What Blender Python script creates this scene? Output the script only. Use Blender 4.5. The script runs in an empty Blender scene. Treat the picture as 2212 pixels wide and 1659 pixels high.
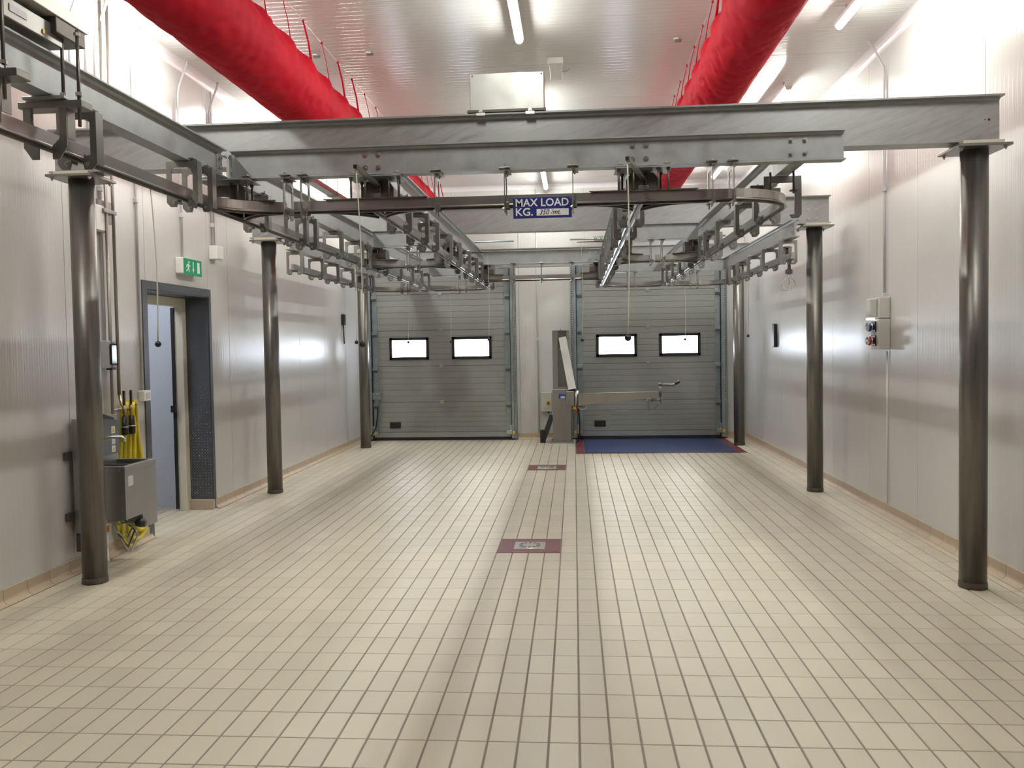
import bpy, bmesh, math, random
from mathutils import Vector, Matrix, noise
random.seed(7)
scene = bpy.context.scene
COL = scene.collection
pi = math.pi

# ------------------------------------------------------------------ camera
# the focal length, the tilt and the eye height come from the floor tile grid
# (image taken as 2212 x 1659)
F, YAW, PITCH, ROLL, CX, CY, EYE = 1775.0, .0759, .035, -.0165, 1106.0, 808.0, 1.65
_f = Vector((-math.sin(YAW), math.cos(YAW), 0)); _r = Vector((math.cos(YAW), math.sin(YAW), 0)); _u = Vector((0, 0, 1))
FW = _f*math.cos(PITCH) - _u*math.sin(PITCH)
_u2 = _u*math.cos(PITCH) + _f*math.sin(PITCH)
RT = _r*math.cos(ROLL) + _u2*math.sin(ROLL)
UP = _u2*math.cos(ROLL) - _r*math.sin(ROLL)
EYEP = Vector((0, 0, EYE))
cam_data = bpy.data.cameras.new('camera')
cam = bpy.data.objects.new('camera', cam_data)
COL.objects.link(cam)
m = Matrix((RT, UP, -FW)).transposed().to_4x4()
m.translation = EYEP
cam.matrix_world = m
cam_data.sensor_fit = 'HORIZONTAL'
cam_data.sensor_width = 36.0
cam_data.lens = F*36/2212
cam_data.shift_y = -(829.5-CY)/2212
cam_data.clip_start = .05
cam_data.clip_end = 100
scene.camera = cam

def ray(px, py): return FW + RT*((px-CX)/F) - UP*((py-CY)/F)
def on_z(px, py, z=0.0):
    d = ray(px, py); return EYEP + d*((z-EYE)/d.z)
def on_y(px, py, y):
    d = ray(px, py); return EYEP + d*(y/d.y)
def on_x(px, py, x):
    d = ray(px, py); return EYEP + d*(x/d.x)

# ------------------------------------------------------------------ world, exposure
world = bpy.data.worlds.new('world'); scene.world = world
world.use_nodes = True
bg = world.node_tree.nodes['Background']
bg.inputs[0].default_value = (.75, .85, 1, 1)
bg.inputs[1].default_value = .6
vs = scene.view_settings
vs.view_transform = 'Standard'; vs.look = 'None'; vs.gamma = 1.0
vs.use_curve_mapping = False
vs.exposure = 0.32
scene.display_settings.display_device = 'sRGB'
LAMP_STRENGTH = 122.0
LAMP_COLOR = (.975, 1.0, .94)
PANE_STRENGTH = 16.0

# ------------------------------------------------------------------ room numbers (metres)
XL, XR, YB, YF, ZC = -3.76, 2.92, 14.35, -4.5, 4.42
TA, TB, TY0 = .1277, .2388, 5.265          # tile pitch across, along, and a joint
ROWS_Y = (5.60, 9.17, 13.30)               # column rows
CXL, CXR = -3.45, 2.61
ZB0, ZB1 = 2.905, 3.205                    # main beams
ZJ0, ZJ1 = 2.725, 2.905                    # joists and cross beams
ZR0, ZR1 = 2.50, 2.578                     # track rail

# ------------------------------------------------------------------ helpers
def prop(o, label=None, cat=None, group=None, kind=None):
    if label: o['label'] = label
    if cat: o['category'] = cat
    if group: o['group'] = group
    if kind: o['kind'] = kind
    return o

def empty(name, label, cat, loc=(0, 0, 0), rz=0.0, group=None, kind=None):
    o = bpy.data.objects.new(name, None); COL.objects.link(o)
    o.location = loc; o.rotation_euler = (0, 0, rz)
    o.empty_display_size = .05
    return prop(o, label, cat, group, kind)

class MB:
    """collects faces and becomes one mesh"""
    def __init__(s): s.v = []; s.f = []; s.s = []
    def add(s, vs, fs, smooth=False):
        n = len(s.v); s.v += [tuple(v) for v in vs]
        for f in fs: s.f.append(tuple(i+n for i in f)); s.s.append(smooth)
        return s
    def box(s, x0, x1, y0, y1, z0, z1):
        return s.add([(x0,y0,z0),(x1,y0,z0),(x1,y1,z0),(x0,y1,z0),(x0,y0,z1),(x1,y0,z1),(x1,y1,z1),(x0,y1,z1)],
                     [(0,3,2,1),(4,5,6,7),(0,1,5,4),(1,2,6,5),(2,3,7,6),(3,0,4,7)])
    def cbox(s, c, d): return s.box(c[0]-d[0]/2, c[0]+d[0]/2, c[1]-d[1]/2, c[1]+d[1]/2, c[2]-d[2]/2, c[2]+d[2]/2)
    def bbox(s, x0, x1, y0, y1, z0, z1, b=.004):
        """box with chamfered edges"""
        bm = bmesh.new(); t = MB().box(x0, x1, y0, y1, z0, z1)
        vv = [bm.verts.new(v) for v in t.v]
        for f in t.f: bm.faces.new([vv[i] for i in f])
        bmesh.ops.bevel(bm, geom=list(bm.edges), offset=b, segments=2, affect='EDGES', profile=.5)
        bm.verts.index_update()
        s.add([v.co[:] for v in bm.verts], [[v.index for v in f.verts] for f in bm.faces]); bm.free()
        return s
    def prism(s, pts, a, b, axis='y'):
        """polygon pts (2D) extruded from a to b; axis y: pts are (x,z), axis x: (y,z), axis z: (x,y)"""
        n = len(pts)
        def P(p, t):
            return {'y': (p[0], t, p[1]), 'x': (t, p[0], p[1]), 'z': (p[0], p[1], t)}[axis]
        vs = [P(p, a) for p in pts] + [P(p, b) for p in pts]
        fs = [tuple(range(n)), tuple(range(2*n-1, n-1, -1))]
        fs += [(i, i+n, (i+1) % n+n, (i+1) % n) for i in range(n)]
        return s.add(vs, fs)
    def cyl(s, p, q, r, n=12, r2=None, caps=True, smooth=True):
        p = Vector(p); q = Vector(q); d = (q-p).normalized(); r2 = r if r2 is None else r2
        a = d.orthogonal().normalized(); b = d.cross(a)
        ring = lambda c, rr: [c + (a*math.cos(2*pi*i/n) + b*math.sin(2*pi*i/n))*rr for i in range(n)]
        k = len(s.v)
        s.add(ring(p, r)+ring(q, r2), [(i, (i+1) % n, (i+1) % n+n, i+n) for i in range(n)], smooth)
        if caps:
            s.f.append(tuple(k+i for i in range(n-1, -1, -1))); s.s.append(False)
            s.f.append(tuple(k+n+i for i in range(n))); s.s.append(False)
        return s
    def tube(s, path, r, n=8):
        path = [Vector(p) for p in path]; rings = []; k = len(s.v)
        d0 = (path[1]-path[0]).normalized(); a = d0.orthogonal().normalized()
        for i, p in enumerate(path):
            d = (path[min(i+1, len(path)-1)]-path[max(i-1, 0)]).normalized()
            a = (a - d*a.dot(d)).normalized(); b = d.cross(a)
            rings.append([p+(a*math.cos(2*pi*j/n)+b*math.sin(2*pi*j/n))*(r[i] if isinstance(r, (list, tuple)) else r) for j in range(n)])
        vs = [v for g in rings for v in g]; fs = []
        for i in range(len(path)-1):
            for j in range(n): fs.append((i*n+j, i*n+(j+1) % n, (i+1)*n+(j+1) % n, (i+1)*n+j))
        s.add(vs, fs, True)
        s.f.append(tuple(k+j for j in range(n-1, -1, -1))); s.s.append(False)
        e = k+(len(path)-1)*n
        s.f.append(tuple(e+j for j in range(n))); s.s.append(False)
        return s
    def sweep(s, prof, path):
        """2D profile (offset to the side, z) swept along a flat path of (x,y)"""
        n = len(prof); m_ = len(path); vs = []
        for i, p in enumerate(path):
            a = Vector(path[max(i-1, 0)]); b = Vector(path[min(i+1, m_-1)])
            t = (b-a).normalized(); nn = Vector((t.y, -t.x))
            for (u, z) in prof: vs.append((p[0]+nn.x*u, p[1]+nn.y*u, z))
        fs = [tuple(range(n-1, -1, -1)), tuple(range((m_-1)*n, m_*n))]
        for i in range(m_-1):
            for j in range(n): fs.append((i*n+j, i*n+(j+1) % n, (i+1)*n+(j+1) % n, (i+1)*n+j))
        return s.add(vs, fs)
    def lathe(s, prof, c, n=24, axis='z'):
        """profile of (radius, height) turned about a line through c"""
        vs = []
        for (r, h) in prof:
            for i in range(n):
                x, y = r*math.cos(2*pi*i/n), r*math.sin(2*pi*i/n)
                v = {'z': (x, y, h), 'x': (h, x, y), 'y': (x, h, y)}[axis]
                vs.append((c[0]+v[0], c[1]+v[1], c[2]+v[2]))
        fs = [(i*n+j, i*n+(j+1) % n, (i+1)*n+(j+1) % n, (i+1)*n+j) for i in range(len(prof)-1) for j in range(n)]
        return s.add(vs, fs, True)
    def ball(s, c, r, n=14):
        k = n//2
        return s.lathe([(max(r*math.sin(pi*i/k), 1e-4), -r*math.cos(pi*i/k)) for i in range(k+1)], c, n)
    def mesh(s, name, mat=None, fix=True):
        me = bpy.data.meshes.new(name)
        me.from_pydata(s.v, [], s.f); me.polygons.foreach_set('use_smooth', s.s)
        if fix:
            bm = bmesh.new(); bm.from_mesh(me); bmesh.ops.recalc_face_normals(bm, faces=bm.faces); bm.to_mesh(me); bm.free()
        if mat: me.materials.append(mat)
        me.update()
        return me
    def obj(s, name, mat, parent=None, label=None, cat=None, group=None, kind=None, loc=None):
        o = bpy.data.objects.new(name, s.mesh(name, mat)); COL.objects.link(o)
        if parent: o.parent = parent
        if loc: o.location = loc
        return prop(o, label, cat, group, kind)

def put(name, me, parent=None, loc=(0, 0, 0), rz=0.0):
    o = bpy.data.objects.new(name, me); COL.objects.link(o)
    o.location = loc; o.rotation_euler = (0, 0, rz); o.parent = parent
    return o

def copy_tree(root, loc, rz=0.0, label=None, group=None):
    r = root.copy(); COL.objects.link(r); r.location = loc; r.rotation_euler = (0, 0, rz)
    if label: r['label'] = label
    if group: r['group'] = group
    for ch in list(root.children):
        c = ch.copy(); COL.objects.link(c); c.parent = r
        for g in list(ch.children):
            d = g.copy(); COL.objects.link(d); d.parent = c
    return r

# ------------------------------------------------------------------ materials
def mat(name, color, rough=.5, metal=0.0, spec=.5, var=0.0, var_scale=4.0, stretch=(1, 1, 1), bump=0.0, bump_scale=40.0, rough_var=0.0, emit=None, coat=0.0, rot=(0, 0, 0)):
    mt = bpy.data.materials.new(name); mt.use_nodes = True
    nt = mt.node_tree; b = nt.nodes['Principled BSDF']
    b.inputs['Base Color'].default_value = (*color, 1)
    b.inputs['Roughness'].default_value = rough; b.inputs['Metallic'].default_value = metal
    b.inputs['Specular IOR Level'].default_value = spec
    b.inputs['Coat Weight'].default_value = coat
    if emit:
        b.inputs['Emission Color'].default_value = (*emit[0], 1); b.inputs['Emission Strength'].default_value = emit[1]
    if var or rough_var or bump:
        geo = nt.nodes.new('ShaderNodeNewGeometry'); mp = nt.nodes.new('ShaderNodeMapping')
        mp.inputs['Scale'].default_value = stretch; mp.inputs['Rotation'].default_value = (0, 0, 0)
        if any(rot):
            m0 = nt.nodes.new('ShaderNodeMapping'); m0.inputs['Rotation'].default_value = rot
            nt.links.new(geo.outputs['Position'], m0.inputs['Vector'])
        nt.links.new(m0.outputs[0] if any(rot) else geo.outputs['Position'], mp.inputs['Vector'])
        nz = nt.nodes.new('ShaderNodeTexNoise'); nz.inputs['Scale'].default_value = var_scale
        nz.inputs['Detail'].default_value = 5; nz.inputs['Roughness'].default_value = .6
        nt.links.new(mp.outputs[0], nz.inputs['Vector'])
        if var:
            mr = nt.nodes.new('ShaderNodeMapRange'); mr.inputs['From Min'].default_value = .3; mr.inputs['From Max'].default_value = .7
            mr.inputs['To Min'].default_value = 1-var; mr.inputs['To Max'].default_value = 1+var
            nt.links.new(nz.outputs['Fac'], mr.inputs['Value'])
            mx = nt.nodes.new('ShaderNodeVectorMath'); mx.operation = 'SCALE'; mx.inputs[0].default_value = color
            nt.links.new(mr.outputs[0], mx.inputs['Scale']); nt.links.new(mx.outputs[0], b.inputs['Base Color'])
        if rough_var:
            m2 = nt.nodes.new('ShaderNodeMapRange'); m2.inputs['From Min'].default_value = .3; m2.inputs['From Max'].default_value = .7
            m2.inputs['To Min'].default_value = max(.02, rough-rough_var); m2.inputs['To Max'].default_value = min(1, rough+rough_var)
            nt.links.new(nz.outputs['Fac'], m2.inputs['Value']); nt.links.new(m2.outputs[0], b.inputs['Roughness'])
        if bump:
            n2 = nt.nodes.new('ShaderNodeTexNoise'); n2.inputs['Scale'].default_value = bump_scale; n2.inputs['Detail'].default_value = 3
            nt.links.new(mp.outputs[0], n2.inputs['Vector'])
            bp = nt.nodes.new('ShaderNodeBump'); bp.inputs['Strength'].default_value = bump; bp.inputs['Distance'].default_value = .01
            nt.links.new(n2.outputs['Fac'], bp.inputs['Height']); nt.links.new(bp.outputs[0], b.inputs['Normal'])
    return mt

def mathn(nt, op, a, b=None):
    n = nt.nodes.new('ShaderNodeMath'); n.operation = op
    for i, v in enumerate((a, b)):
        if v is None: continue
        if isinstance(v, (int, float)): n.inputs[i].default_value = v
        else: nt.links.new(v, n.inputs[i])
    return n.outputs[0]

def ribbed(name, color, axis, pitch, rough=.28, strength=.22, line=.09):
    """coated sandwich panel: fine pressed lines every pitch metres along one axis"""
    mt = mat(name, color, rough, 0, .5, var=.02, var_scale=1.2)
    nt = mt.node_tree; b = nt.nodes['Principled BSDF']
    geo = nt.nodes.new('ShaderNodeNewGeometry'); sp = nt.nodes.new('ShaderNodeSeparateXYZ')
    nt.links.new(geo.outputs['Position'], sp.inputs[0])
    fr = mathn(nt, 'FRACT', mathn(nt, 'MULTIPLY', sp.outputs['XYZ'.index(axis)], 1/pitch))
    d = mathn(nt, 'ABSOLUTE', mathn(nt, 'SUBTRACT', fr, .5))          # 0 at the line
    h = mathn(nt, 'MINIMUM', mathn(nt, 'DIVIDE', d, line), 1.0)
    # a soft roll between the lines keeps the reflections streaky
    roll = mathn(nt, 'MULTIPLY', mathn(nt, 'SINE', mathn(nt, 'MULTIPLY', sp.outputs['XYZ'.index(axis)], 2*pi/(pitch*.5))), .25)
    bp = nt.nodes.new('ShaderNodeBump'); bp.inputs['Strength'].default_value = strength; bp.inputs['Distance'].default_value = .003
    nt.links.new(mathn(nt, 'ADD', h, roll), bp.inputs['Height']); nt.links.new(bp.outputs[0], b.inputs['Normal'])
    return mt

def tile_material(name, base, var, rough):
    """glazed clinker: every tile a little different, keyed to the tile grid"""
    mt = mat(name, base, rough, 0, .5)
    nt = mt.node_tree; b = nt.nodes['Principled BSDF']
    geo = nt.nodes.new('ShaderNodeNewGeometry'); sp = nt.nodes.new('ShaderNodeSeparateXYZ')
    nt.links.new(geo.outputs['Position'], sp.inputs[0])
    cx = mathn(nt, 'FLOOR', mathn(nt, 'DIVIDE', sp.outputs[0], TA))
    cy = mathn(nt, 'FLOOR', mathn(nt, 'DIVIDE', mathn(nt, 'SUBTRACT', sp.outputs[1], TY0), TB))
    cv = nt.nodes.new('ShaderNodeCombineXYZ'); nt.links.new(cx, cv.inputs[0]); nt.links.new(cy, cv.inputs[1])
    wn = nt.nodes.new('ShaderNodeTexWhiteNoise'); nt.links.new(cv.outputs[0], wn.inputs['Vector'])
    nz = nt.nodes.new('ShaderNodeTexNoise'); nz.inputs['Scale'].default_value = 1.3; nz.inputs['Detail'].default_value = 6
    nt.links.new(geo.outputs['Position'], nz.inputs['Vector'])
    f = mathn(nt, 'ADD', mathn(nt, 'MULTIPLY', mathn(nt, 'SUBTRACT', wn.outputs['Value'], .5), var), mathn(nt, 'MULTIPLY', mathn(nt, 'SUBTRACT', nz.outputs['Fac'], .5), .22))
    sc = nt.nodes.new('ShaderNodeVectorMath'); sc.operation = 'SCALE'; sc.inputs[0].default_value = base
    nt.links.new(mathn(nt, 'ADD', f, 1.0), sc.inputs['Scale']); nt.links.new(sc.outputs[0], b.inputs['Base Color'])
    nt.links.new(mathn(nt, 'ADD', mathn(nt, 'MULTIPLY', nz.outputs['Fac'], .2), rough-.1), b.inputs['Roughness'])
    n2 = nt.nodes.new('ShaderNodeTexNoise'); n2.inputs['Scale'].default_value = 25; nt.links.new(geo.outputs['Position'], n2.inputs['Vector'])
    bp = nt.nodes.new('ShaderNodeBump'); bp.inputs['Strength'].default_value = .12; bp.inputs['Distance'].default_value = .003
    nt.links.new(n2.outputs['Fac'], bp.inputs['Height']); nt.links.new(bp.outputs[0], b.inputs['Normal'])
    return mt

def tread_material(name, color, rough, metal, pitch, plane):
    """checker plate: small raised lozenges turned alternately"""
    mt = mat(name, color, rough, metal, .5, var=.08, var_scale=3)
    nt = mt.node_tree; b = nt.nodes['Principled BSDF']
    geo = nt.nodes.new('ShaderNodeNewGeometry'); sp = nt.nodes.new('ShaderNodeSeparateXYZ')
    nt.links.new(geo.outputs['Position'], sp.inputs[0])
    if plane == 'floor': U, V = sp.outputs[0], sp.outputs[1]
    else: U, V = mathn(nt, 'ADD', sp.outputs[0], sp.outputs[1]), sp.outputs[2]
    def loz(off, sign):
        u = mathn(nt, 'SUBTRACT', mathn(nt, 'FRACT', mathn(nt, 'ADD', mathn(nt, 'DIVIDE', U, pitch), off)), .5)
        v = mathn(nt, 'SUBTRACT', mathn(nt, 'FRACT', mathn(nt, 'ADD', mathn(nt, 'DIVIDE', V, pitch), off)), .5)
        a = mathn(nt, 'ABSOLUTE', mathn(nt, 'ADD', u, mathn(nt, 'MULTIPLY', v, sign)))
        c = mathn(nt, 'ABSOLUTE', mathn(nt, 'SUBTRACT', u, mathn(nt, 'MULTIPLY', v, sign)))
        d = mathn(nt, 'ADD', mathn(nt, 'MULTIPLY', a, 3.4), mathn(nt, 'MULTIPLY', c, 1.1))
        return mathn(nt, 'MAXIMUM', mathn(nt, 'SUBTRACT', 1.0, mathn(nt, 'DIVIDE', d, .62)), 0.0)
    h = mathn(nt, 'ADD', loz(0, 1), loz(.5, -1))
    bp = nt.nodes.new('ShaderNodeBump'); bp.inputs['Strength'].default_value = .9; bp.inputs['Distance'].default_value = .004
    nt.links.new(h, bp.inputs['Height']); nt.links.new(bp.outputs[0], b.inputs['Normal'])
    return mt

WALLC = (.545, .535, .515)
M_WALLY = ribbed('panel_side_wall', WALLC, 'Y', .055, rough=.27)
M_WALLX = ribbed('panel_end_wall', WALLC, 'X', .055, rough=.3)
M_CEIL = ribbed('panel_ceiling', (.62, .61, .59), 'Y', .08, rough=.20, strength=.6, line=.07)
M_JOINT = mat('panel_joint', (.38, .37, .36), .7)
M_TRIM = mat('white_trim', (.72, .69, .70), .2)
M_TILE = tile_material('floor_tile', (.495, .445, .34), .10, .42)
M_GROUT = mat('grout', (.205, .178, .145), .8, var=.15, var_scale=2)
M_BASE = tile_material('cove_tile', (.43, .34, .24), .08, .4)
M_REDT = mat('red_tile', (.15, .028, .03), .4, var=.15, var_scale=6)
M_GALV = mat('galvanised_steel', (.34, .352, .345), .42, .45, .5, var=.12, var_scale=9, rough_var=.08, bump=.04)
M_GALV2 = mat('brushed_galvanised', (.355, .362, .352), .40, .45, .5, var=.13, var_scale=6, stretch=(.9, 2, 6), rot=(0, .38, 0), rough_var=.12)
M_GALVD = mat('door_track_zinc', (.30, .35, .37), .35, .7, .5, var=.12, var_scale=8)
M_STEEL = mat('stainless_steel', (.25, .243, .225), .36, .85, .5, var=.10, var_scale=6, rough_var=.06)
M_RAIL = mat('rail_steel', (.44, .425, .40), .30, 1.0, .5, var=.08, var_scale=3, rough_var=.03)
M_DARK = mat('dark_steel', (.13, .115, .10), .45, .8, .5, var=.15, var_scale=10)
M_COLUMN = mat('column_steel', (.185, .177, .160), .40, .80, .5, var=.32, var_scale=3.2, stretch=(5, 5, .35), rough_var=.1)
M_SINK = mat('sink_steel', (.33, .325, .31), .38, .9, .5, var=.08, var_scale=2.5, stretch=(3, 3, .4), rough_var=.05)
M_PLATE = mat('bright_steel_plate', (.44, .435, .405), .36, .75, .5, var=.12, var_scale=5, rough_var=.08)
M_BOLT = mat('bolt_zinc', (.55, .55, .52), .28, 1.0)
M_BLACK = mat('black_plastic', (.012, .012, .013), .35)
M_RUBBER = mat('black_rubber', (.012, .012, .012), .7)
M_WHITE = mat('white_plastic', (.72, .70, .67), .4)
M_GREYP = mat('grey_pvc', (.47, .46, .47), .45)
M_GREYBOX = mat('grey_box', (.50, .50, .46), .45)
M_DGREY = mat('grey_dispenser', (.12, .13, .145), .4)
M_RED = mat('red_fabric', (.42, .004, .016), .7, 0, .12, var=.10, var_scale=2.0)
M_REDB = mat('red_button', (.45, .02, .03), .3)
M_BLUEB = mat('blue_button', (.03, .03, .22), .3)
M_YELLOW = mat('yellow_hose', (.62, .50, .03), .45, var=.08, var_scale=10)
M_YELP = mat('yellow_paint', (.70, .48, .02), .5)
M_BLUE = tread_material('blue_tread_plate', (.011, .028, .10), .36, .0, .045, 'floor')
M_BLUES = mat('blue_sign', (.018, .024, .16), .35)
M_DIAMOND = tread_material('checker_plate', (.13, .135, .145), .36, .75, .03, 'wall')
M_DOOR = mat('door_panel_grey', (.25, .252, .236), .42, 0, .4, var=.03, var_scale=6, bump=.05, bump_scale=160)
M_DOORB = mat('door_bottom_zinc', (.36, .37, .37), .35, .6, .5, var=.06)
M_FRAME = mat('cream_frame', (.62, .58, .48), .4)
M_INNER = mat('inner_room_panel', (.60, .62, .68), .4)  # the blue cast of daylight is put into this panel colour
M_GREEN = mat('exit_green', (.0, .23, .10), .4, emit=((.0, .35, .14), .12))
M_SIGNW = mat('sign_white', (.75, .75, .72), .5)
M_CORD = mat('cord', (.60, .57, .50), .6)
M_ORANGE = mat('orange_label', (.75, .16, .01), .5)
M_PAPER = mat('paper_label', (.55, .54, .55), .6)
M_LAMP = mat('lamp_diffuser', (.8, .8, .8), .5, emit=(LAMP_COLOR, LAMP_STRENGTH))
M_PANE = mat('daylight_pane', (.8, .8, .8), .3, emit=((.80, .88, 1.0), PANE_STRENGTH))
M_BRASS = mat('brass', (.40, .30, .16), .35, .9)
M_PIPE = mat('pipe_steel', (.30, .265, .235), .36, .85, .5, var=.1)

# ================================================================== the room shell
DY0, DY1, DZ = 7.0, 8.24, 2.2           # side doorway
# ---- floor: a grout bed with a tile on every cell of the grid
floor = MB().box(XL-2, XR+.3, YF-.3, YB+.3, -.12, -.0035).obj('floor', M_GROUT, label='beige clinker tile floor with dark joints', kind='structure')
def tile_mesh(x0, x1, y0, y1):
    g, t = .0032, .0022
    mb = MB()
    a = [(x0, y0, -.006), (x1, y0, -.006), (x1, y1, -.006), (x0, y1, -.006)]
    b = [(x0, y0, -g+.001), (x1, y0, -g+.001), (x1, y1, -g+.001), (x0, y1, -g+.001)]
    c = [(x0+t, y0+t, 0), (x1-t, y0+t, 0), (x1-t, y1-t, 0), (x0+t, y1-t, 0)]
    mb.add(a+b+c, [(0,1,5,4),(1,2,6,5),(2,3,7,6),(3,0,4,7),(4,5,9,8),(5,6,10,9),(6,7,11,10),(7,4,8,11),(8,9,10,11)])
    return mb
GX, GY = .0042, .0024          # half joints
one = tile_mesh(GX, TA-GX, GY, TB-GY).mesh('tile', M_TILE)
cells = []
for j in range(-40, 39):
    for i in range(-38 if DY0-.1 < TY0+(j+.5)*TB < DY1+.1 else -30, 23):
        x0, y0 = i*TA, TY0+j*TB
        if y0 < YF or y0+TB > YB+.02: continue
        if -5 <= i <= -2 and j in (5, 6, 23, 24): continue
        if 0 <= i <= 19 and j >= 30: continue
        cells.append((i, j))
def in_view(i, j):
    x, y = (i+.5)*TA, TY0+(j+.5)*TB
    d = Vector((x, y, 0))-EYEP; w = d.dot(FW)
    if w < .5: return False
    px, py = CX+F*d.dot(RT)/w, CY-F*d.dot(UP)/w
    return -20 < px < 2232 and py < 1675
near = sorted([c for c in cells if in_view(*c) and -29 <= c[0] <= 21], key=lambda c: (c[1], abs(c[0])))[:300]
near_set = set(near)
for (i, j) in near:
    put('tile', one, floor, (i*TA, TY0+j*TB, 0))
rest = MB()
for (i, j) in cells:
    if (i, j) in near_set: continue
    x0, x1 = i*TA+GX, (i+1)*TA-GX
    yc = TY0+(j+.5)*TB
    x0, x1 = max(x0, -4.9 if DY0-.1 < yc < DY1+.1 else XL+.05), min(x1, XR-.05)
    if x1-x0 < .02: continue
    t = tile_mesh(x0, x1, TY0+j*TB+GY, TY0+(j+1)*TB-GY)
    rest.add(t.v, t.f)
me = rest.mesh('tile_field', M_TILE, fix=False)
tf = put('tile_field', me, floor); tf['kind'] = 'stuff'

# ---- cove tile skirting
def cove(sign, length):
    prof = [(0, 0), (0, .105), (.009, .105), (.011, .101)]
    for k in range(7):
        a = pi/2*k/6
        prof.append((.011+.036*(1-math.cos(a)), .046-.040*math.sin(a)))
    prof += [(.058, .0035), (.058, 0)]
    return MB().prism([(sign*p[0], p[1]) for p in prof], .002, length-.002, 'y')
def skirting(name, sign, p0, d, spans, label):
    """tiles .2388 long set along d from p0; spans: list of (a,b) along it"""
    root = None
    rz = math.atan2(-d[0], d[1])
    full = cove(sign, TB).mesh('cove_tile', M_BASE)
    strip = MB()
    for a, b in spans:
        x0, y0 = p0[0]+d[0]*a, p0[1]+d[1]*a
        x1, y1 = p0[0]+d[0]*b, p0[1]+d[1]*b
        nx, ny = (d[1]*sign, -d[0]*sign)
        strip.add([(x0, y0, 0), (x1, y1, 0), (x1+nx*.006, y1+ny*.006, 0), (x0+nx*.006, y0+ny*.006, 0),
                   (x0, y0, .102), (x1, y1, .102), (x1+nx*.006, y1+ny*.006, .102), (x0+nx*.006, y0+ny*.006, .102)],
                  [(0,3,2,1),(4,5,6,7),(0,1,5,4),(1,2,6,5),(2,3,7,6),(3,0,4,7)])
    root = strip.obj(name, M_GROUT, label=label, kind='structure')
    for a, b in spans:
        t = a
        while t < b-.03:
            L = min(TB, b-t)
            me = full if L > TB-.001 else cove(sign, L).mesh('cove_tile', M_BASE)
            put('cove_tile', me, root, (p0[0]+d[0]*t, p0[1]+d[1]*t, 0), rz)
            t += TB
skirting('baseboard_left', 1, (XL, 0), (0, 1), [(1.0, 6.97), (8.27, YB)], 'tan cove tile skirting under the exit-sign wall')
skirting('baseboard_right', -1, (XR, 0), (0, 1), [(1.0, YB)], 'tan cove tile skirting under the push-button wall')
skirting('baseboard_back', 1, (0, YB), (1, 0), [(XL+.06, -3.62), (-1.0, -.02), (2.6, XR-.06)], 'tan cove tile skirting between the sectional doors')

# ---- walls of sandwich panels
def grid(a, b, off, w=1.15):
    k = math.floor((a-off)/w); t = off+k*w; out = []
    while t < b-1e-6:
        u = max(a, t); v = min(b, t+w)
        if v-u > .02: out.append((u, v))
        t += w
    return out
g = .0025
wl = MB().box(XL-.2, XL-.02, YF, DY0, 0, ZC+.05).box(XL-.2, XL-.02, DY1, YB+.2, 0, ZC+.05).box(XL-.2, XL-.02, DY0, DY1, DZ, ZC+.05)
wl = wl.obj('wall_left', M_JOINT, label='white ribbed panel wall with the side doorway', kind='structure')
for a, b in grid(YF, DY0, DY0)+grid(DY1, YB, DY1+.5):
    MB().box(XL-.02, XL, a+g, b-g, 0, ZC).obj('panel', M_WALLY, wl)
MB().box(XL-.02, XL, DY0+g, DY1-g, DZ, ZC).obj('panel', M_WALLY, wl)
wr = MB().box(XR+.02, XR+.2, YF, YB+.2, 0, ZC+.05).obj('wall_right', M_JOINT, label='white ribbed panel wall with push buttons', kind='structure')
for a, b in grid(YF, YB, .35):
    MB().box(XR, XR+.02, a+g, b-g, 0, ZC).obj('panel', M_WALLY, wr)
wb = MB().box(XL-.2, XR+.2, YB+.02, YB+.2, 0, ZC+.05).obj('wall_back', M_JOINT, label='white panel end wall behind the sectional doors', kind='structure')
for a, b in grid(XL, XR, -.95):
    MB().box(a+g, b-g, YB, YB+.02, 0, ZC).obj('panel', M_WALLX, wb)
MB().box(XL-.2, XR+.2, YF-.2, YF, 0, ZC+.05).obj('wall_front', mat('unseen_grey_wall', (.28, .28, .27), .6), label='unseen grey end wall of the hall, toned to limit bounced light', kind='structure')  # out of view; its grey is chosen to hold down bounced light
cl = MB().box(XL-.2, XR+.2, YF, YB+.2, ZC+.02, ZC+.15).obj('ceiling', M_JOINT, label='white ribbed panel ceiling', kind='structure')
for a, b in grid(YF, YB, .2):
    MB().box(XL, XR, a+g, b-g, ZC, ZC+.02).obj('panel', M_CEIL, cl)
# hollow white cove where wall and ceiling meet
def hollow(sign):
    r = .075; pts = [(0, 0)]
    for k in range(9):
        a = pi/2*k/8
        pts.append((r*(1-math.sin(a)), -r*(1-math.cos(a))))
    return [(sign*x, z) for x, z in pts]
MB().prism([(XL+x, ZC+z) for x, z in hollow(1)], YF, YB, 'y').obj('trim_1', M_TRIM, label='white hollow trim above the exit-sign wall', kind='structure')
MB().prism([(XR+x, ZC+z) for x, z in hollow(-1)], YF, YB, 'y').obj('trim_2', M_TRIM, label='white hollow trim above the push-button wall', kind='structure')
MB().prism([(YB-abs(x), ZC+z) for x, z in hollow(1)], XL, XR, 'x').obj('trim_3', M_TRIM, label='white hollow trim above the end wall', kind='structure')

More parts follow.
